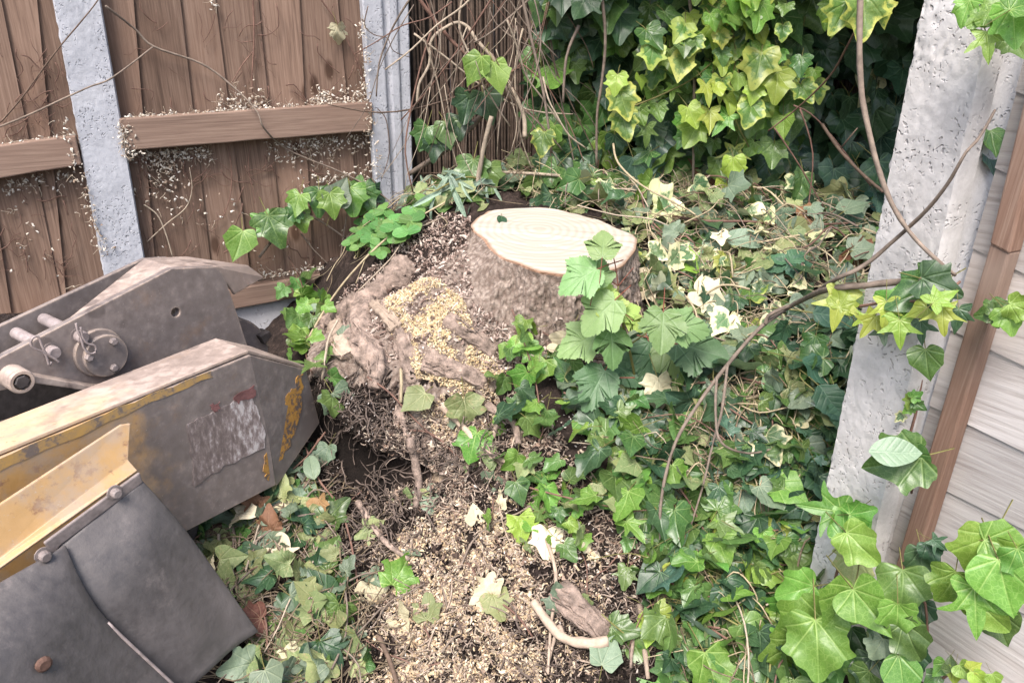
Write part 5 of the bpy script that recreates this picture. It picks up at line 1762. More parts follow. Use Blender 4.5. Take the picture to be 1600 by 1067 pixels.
# ------------------------------------------------------------------ ivy on the back fence
CAMDIR = Vector((0, -1, 0.25)).normalized()
def wchoice(d):
    ks = list(d); return random.choices(ks, [d[k_] for k_ in ks])[0]
def wall_y(X, z):
    y = 1.98 + .30 * sstep(.66, .80, X) - .05 * noise.noise(Vector((X * 5, z * 5, 3))) * 2
    y -= .30 * sstep(.84, 1.15, z)
    y -= .10 * sstep(.58, .40, z)
    return y
def wall_leaf(parent, X, z, dy, shape, mat, size, up=.45, spread=.38):
    p = Vector((X, wall_y(X, z) + dy, z))
    n = Vector((random.gauss(0, spread) - X * .25, -1, up + random.gauss(0, spread)))
    t = Vector((random.gauss(0, .55), -.25, -1))
    return put_leaf(parent, shape, mat, p, n, t, size)
random.seed(61)
iv = root("ivy", "dark green ivy climbing over the back fence, left of the yellow ivy", "ivy")
for i in range(298):
    X = random.uniform(.03, .74) ; z = random.uniform(.38, .93)
    edge = .06 + .05 * noise.noise(Vector((z * 6, 0, 0)))
    if X < edge: X = edge + random.uniform(0, .1)
    wall_leaf(iv, X, z, random.uniform(-.07, .05), wchoice({'ivy': 1, 'broad': 2.5, 'heart': 3, 'cup': 1.5}), wchoice({'ivydark': 4, 'ivy': 4.5, 'ivyblue': 1, 'ivybright': 1.4}), random.uniform(.05, .092))
def stem_part(parent, pts, r0, r1, mat='twig', name='stem'):
    a = Acc(); a.tube(pts, r0, r1, 6, 4, .25)
    return a.build(name, M[mat], parent, True)
for pxs in ([(938, -30), (946, 60), (940, 130), (933, 180), (932, 260)], [(1075, -20), (1085, 50), (1098, 70)], [(812, -20), (830, 60), (850, 150), (862, 240)], [(905, 40), (885, 90), (880, 160)], [(1085, 120), (1084, 200), (1083, 290)]):
    stem_part(iv, [PY(x, y, 1.84) for x, y in pxs], .004, .003)
ls = LeafStuff([(IVY[::2] + [IVY[-1]], None), (HEART[::2] + [HEART[-1]], None)])
for i in range(2600):
    X = random.uniform(.08, 1.9); z = random.uniform(.36, 1.35)
    p = Vector((X, wall_y(X, z) + random.uniform(.0, .12), z))
    n = Vector((random.gauss(0, .4), -1, .5 + random.gauss(0, .4)))
    ls.add(p, n, Vector((random.gauss(0, .5), -.2, -1)), random.uniform(.055, .1), random.choice((0, 0, 1)))
for i in range(1500):     # unseen ivy crown above the picture, brought forward to shade the hollow
    X = random.uniform(.66, 1.9); z = random.uniform(.98, 1.3)
    y = random.uniform(1.45, 2.1)
    ls.add(Vector((X, y, z)), Vector((random.gauss(0, .4), -.3, 1)), Vector((random.gauss(0, 1), -1, -.4)), random.uniform(.06, .1), random.choice((0, 1)))
ls.build("foliage", [M['ivydark'], M['ivy']], iv)
seat(iv, Vector((.4, 1.95, .4)))
vi = root("ivy", "yellow edged variegated ivy hanging in the middle of the dark ivy wall", "ivy")
for i in range(135):
    px, py = random.gauss(1140, 66), random.gauss(115, 90)
    if random.random() < .22: px, py = random.gauss(1160, 25), random.gauss(20, 25)
    p = PY(px, py, 1.86 - random.uniform(0, .09))
    if p.z > .95: continue
    n = Vector((random.gauss(0, .4), -1, .55 + random.gauss(0, .3)))
    put_leaf(vi, wchoice({'ivy': 2, 'broad': 2, 'star': .7, 'heart': 1}), wchoice({'ivyvar': 4, 'ivylime': 2.6, 'ivybright': 2.5, 'ivy': 2}), p, n, Vector((random.gauss(0, .5), -.2, -1)), random.uniform(.035, .066))
for px, py, sz, m in ((968, 160, .085, 'ivyvar'), (972, 195, .08, 'ivyvar'), (965, 135, .06, 'ivylime'), (1075, 185, .065, 'ivylime'), (1085, 75, .06, 'ivyvar'), (1020, 90, .07, 'ivyvar'), (850, 225, .07, 'ivyvar'), (1190, 100, .1, 'ivyvar'), (1215, 130, .09, 'ivylime'), (1180, 150, .06, 'ivylime')):
    put_leaf(vi, 'ivy', m, PY(px, py - 18, 1.78), Vector((random.gauss(0, .2), -1, .45)), Vector((random.gauss(0, .3), -.2, -1)), sz * .8)
for pxs in ([(980, 170), (1030, 150), (1080, 125), (1110, 100)], [(1130, 0), (1150, 80), (1140, 160), (1170, 230)]):
    stem_part(vi, [PY(x, y, 1.82) for x, y in pxs], .0022, .0016, 'stem')
seat(vi, Vector((.5, 1.9, .45)))
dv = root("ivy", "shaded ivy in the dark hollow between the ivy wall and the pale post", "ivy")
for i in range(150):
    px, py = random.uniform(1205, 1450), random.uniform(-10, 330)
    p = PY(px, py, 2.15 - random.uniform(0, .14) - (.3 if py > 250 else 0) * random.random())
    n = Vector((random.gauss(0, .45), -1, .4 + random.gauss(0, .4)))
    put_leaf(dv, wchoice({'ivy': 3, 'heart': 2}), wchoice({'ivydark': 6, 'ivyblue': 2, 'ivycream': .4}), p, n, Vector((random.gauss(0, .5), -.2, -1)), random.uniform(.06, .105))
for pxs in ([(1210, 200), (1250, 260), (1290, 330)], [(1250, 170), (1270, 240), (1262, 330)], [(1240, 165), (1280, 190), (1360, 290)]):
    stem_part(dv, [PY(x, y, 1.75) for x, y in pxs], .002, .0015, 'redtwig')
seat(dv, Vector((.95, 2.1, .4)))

# ------------------------------------------------------------------ ivy vines on the ground, each a stem with its leaves
def vine(label, pxs, n, w, size, mats, shapes, h=(.01, .06), stem='redtwig', face=.5, sr=.0018, spread=.58, cat='ivy vine', name='ivy_vine', group=None):
    v = root(name, label, cat, group)
    pts = [G(x, y, .03) for x, y in pxs]
    stem_part(v, pts, sr, sr * .7, stem)
    S = spline(pts, 8)
    for i in range(n):
        c = random.choice(S)
        x, y = c.x + random.gauss(0, w), c.y + random.gauss(0, w)
        q_, nn = drop(x, y)
        if onface(q_) or (q_.z > .33 and math.hypot(q_.x - SCN.x, q_.y - SCN.y) < .26 and q_.x < SCN.x + .1): continue
        p = q_ + Vector((0, 0, random.uniform(*h)))
        tocam = (CPOS - p).normalized()
        nrm = Vector((0, 0, 1)) * (1 - face) + tocam * face + rvec(spread) * .8
        if nrm.dot(tocam) < .1: nrm = nrm + tocam * .5
        tip = Vector((random.gauss(0, .8), -.7 + random.gauss(0, .6), -.5))
        put_leaf(v, wchoice(shapes), wchoice(mats), p, nrm, tip, random.uniform(*size) * random.choice((.7, .85, .95)))
    seat(v, drop(pts[0].x, pts[0].y)[0])
    return v
random.seed(71)
SHP = {'ivy': 2, 'broad': 2.4, 'heart': 1.2, 'star': .5, 'cup': 2}
vine("fresh green ivy shoot hanging over the front of the stump's foot", [(800, 500), (822, 560), (838, 620), (845, 680)], 26, .035, (.035, .055), {'ivybright': 5, 'ivy': 3}, SHP, (.015, .06))
vine("dark ivy below the sapling, right of the stump", [(880, 630), (950, 660), (1040, 690), (1120, 660)], 70, .06, (.04, .07), {'ivydark': 3, 'ivy': 4, 'ivyblue': .7, 'ivybright': 1.2}, SHP)
vine("small green ivy trailing across the chips at the centre", [(800, 770), (850, 785), (910, 800), (985, 815)], 34, .03, (.03, .05), {'ivybright': 3, 'ivy': 4, 'wilt': .5}, SHP, (.01, .05))
vine("mixed ivy around the hanging branch tips", [(1000, 730), (1060, 780), (1100, 850), (1130, 910)], 60, .055, (.035, .065), {'ivy': 4, 'ivydark': 2, 'ivybright': 2, 'ivyblue': .6, 'wilt': 1, 'ivylime': .3}, SHP)
vine("small bluish ivy thicket beside the lower part of the pale post", [(1140, 720), (1190, 755), (1230, 800), (1270, 760)], 90, .05, (.028, .05), {'ivyblue': 4, 'ivydark': 2, 'ivy': 3}, {'star': 2, 'ivy': 2, 'cup': 2}, (.01, .07))
vine("mid green ivy below the dangling twig ends", [(1010, 880), (1050, 930), (1110, 950), (1170, 960)], 60, .05, (.04, .068), {'ivy': 5, 'ivydark': 3, 'ivybright': 1.5, 'ivylime': .4}, SHP)
vine("broad leaved ivy at the bottom edge left of the post foot", [(1110, 1000), (1160, 1030), (1220, 1050), (1280, 1060)], 50, .05, (.05, .08), {'ivy': 5, 'ivydark': 3, 'ivybright': 2}, SHP)
vine("yellow green ivy spreading in front of the post foot", [(1100, 850), (1170, 870), (1220, 900), (1260, 880)], 55, .045, (.04, .07), {'ivy': 4, 'ivybright': 3, 'ivylime': .8, 'ivydark': 2}, SHP)
vine("cut ivy wilting on the heap beside the dangling branch", [(1130, 600), (1200, 620), (1260, 640), (1300, 600)], 70, .07, (.04, .075), {'wilt': 3, 'grey': 3, 'ivydark': 2, 'ivy': 2, 'ivycream': 1}, {'ivy': 3, 'heart': 2, 'crumple': 2, 'oval': .5}, (.01, .07))
vine("cream edged ivy strewn on the heap right of the stump", [(1010, 430), (1060, 440), (1120, 460), (1200, 400)], 60, .06, (.04, .07), {'ivycream': 4, 'ivyvar': 2, 'wilt': 2, 'grey': 1.5, 'ivydark': 1.5}, {'ivy': 3, 'star': 1, 'crumple': 2, 'heart': 1}, (.01, .06))
vine("grey green ivy cuttings heaped under the ivy wall", [(960, 310), (1060, 320), (1160, 340), (1320, 350)], 95, .08, (.05, .08), {'grey': 3, 'ivydark': 3, 'wilt': 2, 'ivycream': 1.5, 'ivy': 2}, {'ivy': 3, 'heart': 2, 'crumple': 2}, (.01, .08))
vine("dark ivy at the foot of the pale post's left edge", [(1240, 480), (1290, 560), (1290, 660), (1290, 720)], 55, .05, (.045, .075), {'ivydark': 4, 'ivy': 3, 'grey': 1.5}, SHP, (.01, .08))
vine("ivy cuttings lying over the soil between sapling and post", [(1060, 560), (1120, 640), (1190, 690), (1230, 720)], 60, .06, (.045, .07), {'ivy': 3, 'ivydark': 3, 'grey': 2, 'wilt': 1.5}, SHP, (.01, .07))
vine("dark ivy leaves in the shade under the big arm", [(380, 800), (430, 770), (480, 730), (500, 700)], 26, .04, (.04, .065), {'ivydark': 4, 'grey': 3, 'ivy': 2}, SHP, (.005, .03))
vine("ivy creeping along the left side of the stump's root", [(470, 470), (480, 520), (480, 570), (490, 600)], 30, .03, (.035, .055), {'ivybright': 3, 'ivy': 3, 'grey': 1}, SHP, (.01, .07))

# ------------------------------------------------------------------ fallen and cut leaves lying loose
def fallen(poly, n, label, group, mats, shapes, size, h, name='fallen_leaf'):
    for q_, nn in scatter(poly, n):
        p = q_ + Vector((0, 0, random.uniform(.003, h)))
        nrm = nn + Vector((0, -.25, 0)) + rvec(.33)
        o = put_leaf(None, wchoice(shapes), wchoice(mats), p, nrm, rvec(1), random.uniform(*size), name)
        tag(o, label, "leaf", group)
FSH = {'ivy': 1.6, 'crumple': 3, 'cup': 2, 'heart': 1.5, 'oval': .6}
fallen(LITTER, 100, "wilted leaf lying in the litter below the grinder arm", "wilted leaves in the litter below the grinder", {'wilt': 4, 'grey': 3, 'ivydark': 3, 'pale': .9, 'brownleaf': 1, 'ivy': 1.5}, FSH, (.028, .056), .036)
fallen(HEAP, 110, "cut leaf drying on the heap behind and beside the stump", "cut leaves drying on the heap", {'wilt': 3.5, 'grey': 4, 'pale': 2, 'ivycream': 1, 'brownleaf': .5, 'ivydark': 1}, FSH, (.035, .07), .07)
fallen([(560, 640), (800, 620), (980, 800), (980, 1050), (580, 1050)], 30, "cut leaf lying on the wood chips of the mound", "cut leaves on the wood chips", {'wilt': 4, 'grey': 2, 'pale': 1, 'ivybright': 1}, FSH, (.03, .055), .012)
LS2 = LeafStuff([(IVY[::2] + [IVY[-1]], None), (HEART[::2] + [HEART[-1]], None)])
for poly, n, h in ((HEAP, 900, .03), (LITTER, 190, .012), ([(850, 560), (1040, 640), (1180, 690), (1300, 680), (1280, 900), (1330, 1080), (1080, 1080), (1010, 880), (960, 740)], 600, .03),
                   ([(1330, 300), (1500, 330), (1500, 460), (1300, 640)], 400, .04), ([(640, 300), (760, 285), (760, 330), (640, 350)], 120, .02)):
    for q_, nn in scatter(poly, n):
        LS2.add(q_ + Vector((0, 0, random.uniform(.002, h))), nn + Vector((0, -.3, 0)) + rvec(.45), rvec(1), random.uniform(.022, .05), random.choice((0, 1, 2, 2, 3, 1)))
o = LS2.build("ground_leaves", [M['ivydark'], M['wilt'], M['ivy'], M['grey']])
tag(o, "small ivy leaves and leaf scraps carpeting the ground under the vines", kind="stuff")

def one_leaf(label, px, py, h, size, shape, mat, nrm, tip, cat="leaf", name="fallen_leaf", i=0, off=None):
    p = off or G(px, py, h)
    return tag(put_leaf(None, shape, mat, p, Vector(nrm), Vector(tip), size, name, i=i), label, cat)
one_leaf("large pale oval leaf lying face up on the heap right of the stump", 1130, 405, .06, .085, 'oval', 'oval', (0, -.6, .8), (1, .05, .1), i=1)
one_leaf("cream dried star shaped ivy leaf on the heap below the sapling's big leaf", 1085, 480, .05, .07, 'ivy', 'pale', (0, -.5, .9), (.6, -.5, .2))
one_leaf("crumpled pale leaf dangling below the sapling", 1025, 625, .06, .06, 'crumple', 'pale', (.1, -.8, .5), (.1, -.3, -1), i=2)
one_leaf("yellow leaf on the heap just right of the stump top", 1060, 425, .05, .055, 'ivy', 'ivylime', (0, -.6, .8), (.3, -.6, .2))
one_leaf("wide yellowish leaf lying on the heap below the ivy wall", 1020, 345, .05, .075, 'crumple', 'ivycream', (0, -.6, .8), (.8, -.2, .2), i=0)
one_leaf("small green leaf scrap lying on the sawn stump top", 783, 340, .005, .036, 'oval', 'ivydark', (.1, -.3, 1), (.1, -1, 0))
one_leaf("hanging olive leaf on the mound with its pale underside turned up", 725, 640, .03, .06, 'crumple', 'wilt', (.3, -.7, .5), (.1, -.4, -1), i=4)
one_leaf("light green folded leaf lying in the sawdust at the bottom", 615, 925, .02, .055, 'crumple', 'ivybright', (.2, -.7, .6), (.3, .6, .3), i=1)
one_leaf("yellow leaf curled on the chips at the mound's right shoulder", 810, 815, .015, .045, 'crumple', 'ivylime', (.2, -.6, .7), (.2, -.6, -.3), i=3)
one_leaf("pale tan ivy leaf lying on the chips at the mound's right shoulder", 855, 835, .015, .05, 'ivy', 'pale', (.1, -.6, .8), (0, -1, -.3))
one_leaf("dull green leaf lying on the soil at the bottom edge", 940, 1050, .02, .05, 'heart', 'grey', (0, -.6, .8), (.3, .8, .1))
one_leaf("small ivy leaf lying on the sawdust above the bare root", 770, 935, .012, .045, 'ivy', 'wilt', (.1, -.5, .9), (.3, -.7, 0))
one_leaf("pale dead leaf stuck to the brown boards near the corner post", 0, 0, 0, .045, 'crumple', 'pale', NL + Vector((0, 0, .1)), (.1, 0, -1), i=2, off=FP(527, 40, .03))
one_leaf("bluish grey scrap leaf lying on the dark root tangle", 520, 625, .02, .05, 'crumple', 'grey', (.2, -.7, .6), (.4, -.5, -.3), i=0)
one_leaf("pale green leaf lying on the chips under the stump's foot", 665, 625, .02, .055, 'heart', 'wilt', (.1, -.6, .8), (-.4, -.6, 0))
one_leaf("whitish withered leaf beside the bark, left of the sapling stem", 888, 545, .03, .06, 'crumple', 'pale', (-.2, -.9, .3), (-.2, -.3, -1), i=4)
for i, (x, y) in enumerate(((720, 300), (745, 285), (690, 320), (705, 270), (738, 312))):
    pass
cs = root("cut_sprig", "heap of narrow grey green strap leaves beside the corner post", "cut sprig")
random.seed(77)
stem_part(cs, [G(770, 300, .03), G(725, 300, .05), G(670, 320, .03)], .003, .002, 'stem')
for i in range(80):
    px, py = random.gauss(715, 26), random.gauss(292, 16)
    p = G(px, py, random.uniform(.015, .06))
    put_leaf(cs, 'strap', 'strap', p, Vector((random.gauss(0, .4), -.7, .7)), Vector((random.gauss(0, .6), -.8, random.gauss(-.4, .5))), random.uniform(.05, .1), wx=.8)
seat(cs, drop(G(720, 300).x, G(720, 300).y)[0])
# ------------------------------------------------------------------ standing plants
def sprig(name, label, cat, base, leaves, stems, seatp=None):
    """leaves: (point, size, shape, mat, normal, tip); stems: (points, r0, r1, mat)"""
    s = root(name, label, cat)
    for pts, r0, r1, m in stems:
        stem_part(s, pts, r0, r1, m)
    for p, sz, sh, m, n, t in leaves:
        put_leaf(s, sh, m, p, n, t, sz)
    seat(s, base)
    return s
random.seed(81)
sy = 1.19
def SP(px, py, dy=0.0):
    return PY(px, py, sy + dy)
def sl(px, py, size_px, tipx, tipy, mat, dy=0.0, nx=0.0, nz=.75):
    """leaf whose middle stands at px,py; tip direction on the picture's right/down turned into the world"""
    p = SP(px, py, dy)
    d = p.y * FPX ** -1 * 1.06
    sz = size_px * d * .86
    n = Vector((nx + random.gauss(0, .1), -.75, nz + random.gauss(0, .1)))
    t = Vector((tipx, -.45 * tipy, -tipy * .8))
    tn = (t - n.normalized() * t.dot(n.normalized())).normalized()
    return (p - tn * sz * .42, sz, 'maple', mat, n, t)
lv = [sl(943, 382, 62, .1, -1, 'maple'), sl(906, 434, 80, -1, .6, 'maple', -.02), sl(934, 424, 62, .2, -.7, 'maple', .0), sl(937, 462, 60, -.5, -.4, 'mapleyoung'), sl(938, 490, 85, -.6, .6, 'maple', -.03), sl(958, 482, 60, .3, .8, 'mapleyoung', -.02),
      sl(980, 486, 50, .8, -.3, 'mapleyoung', -.01), sl(992, 504, 38, .7, .7, 'mapleyoung', -.02), sl(905, 534, 82, -.9, .5, 'maple', .02), sl(958, 540, 76, .1, 1, 'maple', -.03), sl(930, 604, 88, -.5, .9, 'mapledark', -.02),
      sl(976, 580, 72, .6, .7, 'mapledark', .03), sl(1036, 512, 84, -.1, 1, 'maple', -.06), sl(1072, 512, 80, 1, .25, 'maple', -.04), sl(1092, 545, 100, 1, .35, 'mapledark', .0), sl(1020, 565, 90, .1, .9, 'mapledark', .03), sl(1056, 562, 90, .4, .9, 'maple', .03), sl(1005, 560, 70, -.4, .6, 'mapledark', .05)]
st = [([SP(1000, 640, .05), SP(992, 590, .03), SP(982, 540), SP(972, 500), SP(966, 470), SP(966, 447)], .0028, .0016, 'stem'), ([SP(966, 447), SP(962, 418), SP(957, 395)], .0011, .0009, 'redstem'), ([SP(966, 447), SP(950, 436), SP(935, 432)], .0011, .0009, 'redstem'), ([SP(966, 447), SP(980, 430), SP(990, 418)], .001, .0008, 'redstem'),
      ([SP(972, 500), SP(950, 500), SP(940, 495)], .0012, .0009, 'stem'), ([SP(982, 540), SP(1010, 520), SP(1035, 500)], .0013, .001, 'stem'), ([SP(982, 540), SP(955, 525), SP(930, 520)], .0013, .001, 'stem'), ([SP(992, 590), SP(960, 590), SP(940, 590)], .0013, .001, 'redstem')]
sprig("maple_sapling", "young sapling with large lobed pale green leaves in front of the stump", "sapling", drop(SP(1000, 640, .05).x, SP(1000, 640, .05).y)[0], lv, st)
lv = [(G(1003, 432, .05), .05, 'ivy', 'ivyvar', Vector((.1, -.7, .6)), Vector((-.2, -.4, -1)))]
# five-leaflet seedling
bp_ = G(1228, 443, .06)
lv = [(bp_, sz, 'bramble', 'bramble', Vector((random.gauss(0, .15), -.55, .85)), Vector((tx, 0, tz))) for sz, tx, tz in ((.055, .5, .9), (.055, 1.1, .1), (.055, .2, -1), (.05, -.9, -.3), (.045, -.6, .6))]
sprig("seedling", "dark seedling with five toothed leaflets on the heap beside the pale post", "seedling", drop(bp_.x, bp_.y)[0], lv, [([G(1240, 480, .0), bp_], .0015, .0012, 'stem')])
for lab, ps in (("dark green creeper with oval leaflets against the pale post's left edge", ((1290, 300, .07, 1, .3), (1322, 325, .06, .7, -.5), (1305, 335, .055, -1, -.2), (1345, 335, .08, .5, -.8), (1320, 360, .07, .1, -1))),
                ("toothed leaves hanging behind the post at the level of the fork", ((1262, 535, .09, 1, -.1), (1320, 545, .06, .2, -1), (1245, 612, .07, .9, -.3), (1270, 650, .07, .5, -.9), (1300, 670, .06, .1, -1)))):
    q0 = G(ps[0][0], ps[0][1], .05)
    lv = [(G(x, y, .08), sz, 'bramble', 'bramble', Vector((random.gauss(0, .2), -.7, .7)), Vector((tx, -.2, tz))) for x, y, sz, tx, tz in ps]
    sprig("creeper", lab, "creeper", drop(q0.x, q0.y)[0], lv, [([G(x, y, .06) for x, y, *_ in ps], .0016, .0012, 'stem')])
# sorrel-like weed
wd = root("clover_weed", "bright green round leaved weed at the foot of the brown fence", "weed")
for i in range(46):
    px, py = random.gauss(590, 34), 0
    py = 372 - (px - 590) * .35 + random.gauss(0, 20)
    p = G(px, py, random.uniform(.02, .06))
    for k_ in range(3 if i % 2 else 2):
        t = Vector((math.cos(k_ * 2.1 + i), math.sin(k_ * 2.1 + i) * .8, .1))
        put_leaf(wd, 'round', 'weed', p, Vector((random.gauss(0, .25), -.5, 1)), t, random.uniform(.022, .036))
for i in range(10):
    px, py = random.gauss(590, 28), random.gauss(385, 14)
    stem_part(wd, [G(px, py, 0), G(px + random.gauss(0, 8), py - 15, .04)], .001, .0008, 'stem')
seat(wd, drop(G(590, 380).x, G(590, 380).y)[0])
# ivy sprig leaning on the brown boards
def ivysprig(label, pts, leaves, shape=None, stem='redtwig', sr=.002):
    s = root("ivy_vine", label, "ivy vine")
    if pts:
        stem_part(s, pts, sr, sr * .7, stem)
    for L in leaves:
        p, sz, mat, n, t = L[:5]
        put_leaf(s, L[5] if len(L) > 5 else wchoice(SHP), mat, p, n, t, sz)
    seat(s, pts[0] if pts else leaves[0][0])
    return s
def fl_(px, py, spx, mat, tx=0, tz=-1, off=.06, shape=None):
    p = FP(px, py, off)
    sz = spx * (CPOS - p).length / FPX
    return (p + Vector((-tx, 0, -tz)).normalized() * sz * .4, sz, mat, NL + Vector((random.gauss(0, .2), 0, .45)), Vector((tx, -.15, tz)), shape or 'ivy')
ivysprig("bright ivy sprig with glossy leaves leaning on the brown boards above the grinder", Fp([(350, 395), (400, 365), (440, 345), (480, 325), (530, 310), (590, 305)], .05),
         [fl_(376, 380, 48, 'ivybright', -.3, -1, .07, 'heart'), fl_(428, 358, 52, 'ivy', .3, -1, .07), fl_(412, 345, 34, 'ivybright', -.4, .3), fl_(465, 318, 36, 'ivybright', -.3, -.8), fl_(470, 345, 32, 'ivybright', .2, -1), fl_(497, 315, 40, 'ivy', -.2, -1), fl_(520, 318, 40, 'ivybright', .2, -1, .08),
          fl_(530, 300, 44, 'grey', .5, .9, .09, 'heart'), fl_(550, 312, 46, 'ivybright', .1, -1), fl_(575, 310, 40, 'ivy', .5, -.8), fl_(560, 295, 36, 'ivy', .3, .5), fl_(505, 300, 30, 'ivy', -.5, .5), fl_(455, 335, 28, 'ivy', -.6, -.4), fl_(585, 300, 34, 'ivydark', .7, -.2)])
ivysprig("small ivy shoot climbing beside the grey gravel board", Fp([(470, 520, .08), (478, 480, .08), (470, 440, .07), (450, 400, .06)]),
         [fl_(440, 455, 22, 'weed', -.5, -.6), fl_(465, 445, 24, 'weed', 0, -1), fl_(478, 465, 30, 'ivybright', .3, -1, .09), fl_(492, 500, 34, 'ivybright', .3, -1, .1), fl_(485, 530, 40, 'ivy', -.2, -1, .1), fl_(500, 545, 36, 'grey', .3, -1, .1), fl_(478, 575, 40, 'ivy', 0, -1, .1)])
ivysprig("ivy with two bright leaves in front of the reed screen", [PY(760, 140, 1.9), PY(770, 100, 1.88), PY(752, 85, 1.86)],
         [(PY(752, 88, 1.84), .075, 'ivybright', Vector((-.5, -1, .3)), Vector((-.4, 0, -1)), 'heart'), (PY(772, 98, 1.84), .07, 'ivybright', Vector((.2, -1, .4)), Vector((.1, 0, -1)), 'heart'), (PY(735, 150, 1.9), .07, 'ivydark', Vector((0, -1, .4)), Vector((-.3, 0, -1)), 'ivy'), (PY(755, 145, 1.9), .08, 'ivydark', Vector((.2, -1, .3)), Vector((.2, 0, -1)), 'heart'), (PY(668, 198, 1.9), .06, 'ivy', Vector((0, -1, .4)), Vector((-.3, 0, -1)), 'ivy'),
          (PY(695, 190, 1.9), .07, 'ivy', Vector((0, -1, .4)), Vector((.3, 0, -1)), 'heart'), (PY(680, 215, 1.9), .06, 'ivydark', Vector((0, -1, .4)), Vector((0, 0, -1)), 'ivy'), (PY(740, 250, 1.88), .08, 'ivy', Vector((0, -1, .4)), Vector((-.2, 0, -1)), 'ivy'), (PY(760, 260, 1.88), .07, 'ivy', Vector((0, -1, .4)), Vector((.2, 0, -1)), 'ivy'), (PY(715, 180, 1.9), .06, 'ivydark', Vector((0, -1, .4)), Vector((.2, 0, -1)), 'ivy')])
# ivy on and in front of the pale post
def rl(px, py, spx, mat, tx=0, ty=1, off=.04, shape='ivy', nx=-.45, nz=.5):
    p = RP(px, py, off)
    sz = spx * (p - CPOS).dot(FWD) / FPX * .95
    t = Vector((tx, -.1, -ty))
    n = Vector((nx + random.gauss(0, .15), -.8, nz + random.gauss(0, .15)))
    tn = (t - n.normalized() * t.dot(n.normalized())).normalized()
    return (p - tn * sz * .42, sz, mat, n, t, shape)
random.seed(91)
ivysprig("lime green star leaved ivy across the middle of the pale post", [RP(1300, 475, .03), RP(1345, 478, .03), RP(1390, 470, .035), RP(1440, 470, .03), RP(1480, 455, .02), RP(1500, 440, .0)],
         [rl(1308, 485, 62, 'ivylime', -.2, 1, .05, 'star'), rl(1322, 466, 44, 'ivylime', .2, -.6, .04, 'ivy'), rl(1358, 508, 42, 'ivylime', -.5, .8, .05, 'star'), rl(1384, 490, 46, 'ivylime', .1, 1, .05, 'star'), rl(1405, 520, 50, 'ivylime', .1, 1, .06, 'star'), rl(1392, 470, 50, 'ivybright', -.7, -.3, .04, 'ivy'), rl(1435, 487, 34, 'ivylime', -.7, .2, .05, 'heart'), rl(1474, 463, 46, 'ivylime', .3, -.4, .05, 'star'), rl(1472, 500, 50, 'ivylime', .1, 1, .05, 'star'),
          rl(1430, 458, 84, 'ivy', -1, .35, .03, 'ivy'), rl(1468, 444, 66, 'ivydark', .8, .3, .03, 'ivy'), rl(1440, 518, 44, 'ivyblue', .3, .7, .03, 'star'), rl(1380, 522, 34, 'grey', .2, .8, .03, 'star'), rl(1497, 500, 44, 'ivydark', .1, .9, .03, 'star'), rl(1410, 498, 30, 'ivy', .2, 1, .03), rl(1455, 480, 24, 'ivycream', .3, .3, .04), rl(1345, 500, 30, 'ivylime', -.8, .1, .04, 'star')])
ivysprig("thin ivy runner in the gap between pale post and grey panel", [RP(1448, 545, -.02), RP(1440, 590, -.02), RP(1430, 650, -.02), RP(1415, 700, -.015)], [rl(1447, 568, 56, 'ivy', .2, .8, .03, 'heart'), rl(1424, 628, 24, 'ivybright', -.3, 1, .01), rl(1432, 618, 20, 'ivybright', .6, -.4, .01), rl(1436, 634, 22, 'ivy', .7, .4, .01), rl(1418, 640, 18, 'ivybright', -.7, .4, .01), rl(1405, 652, 18, 'ivycream', -.5, .5, .01)])
ivysprig("ivy leaves hanging over the top of the pale post", [RP(1600, -20, .03), RP(1575, 10, .03), RP(1545, 40, .03)],
         [rl(1556, 22, 60, 'ivybright', -1, .4, .04), rl(1585, 38, 66, 'ivybright', .3, 1, .04), rl(1545, 70, 56, 'ivybright', .3, .9, .05, 'star'), rl(1508, 18, 44, 'ivybright', -.2, 1, .05), rl(1530, 30, 40, 'ivybright', -.8, .5, .05), rl(1598, 8, 50, 'ivybright', .5, -.3, .05), rl(1590, 70, 50, 'ivy', .5, .7, .0)])
ivysprig("dark ivy behind the pale post's right edge", [RP(1560, 200, -.09), RP(1550, 240, -.09)], [rl(1552, 222, 50, 'ivy', 0, 1, -.05, 'heart', .2), rl(1548, 255, 40, 'ivydark', .1, 1, -.06, 'heart', .2)])
ivysprig("yellow green ivy leaves at the top of the long hanging stem", [PY(1344, 0, .97), PY(1330, 10, .97), PY(1370, 15, .97)],
         [(PY(1325, 2, .96), .04, 'ivyvar', Vector((-.2, -1, .4)), Vector((-.3, 0, -1)), 'ivy'), (PY(1350, -6, .95), .05, 'ivyvar', Vector((0, -1, .4)), Vector((.1, 0, -1)), 'ivy'), (PY(1368, 0, .96), .035, 'ivyvar', Vector((.2, -1, .4)), Vector((.5, 0, -1)), 'ivy'), (PY(1312, 22, .98), .03, 'ivylime', Vector((0, -1, .4)), Vector((-.2, 0, -1)), 'star'), (PY(1345, 12, .95), .03, 'ivyvar', Vector((0, -1, .4)), Vector((0, 0, -1)), 'star')])
def pl(px, py, spx, mat, tx=0, ty=1, off=.08, shape='broad', nx=-.5, nz=.45):
    return rl(px, py, spx, mat, tx, ty, off, shape, nx, nz)
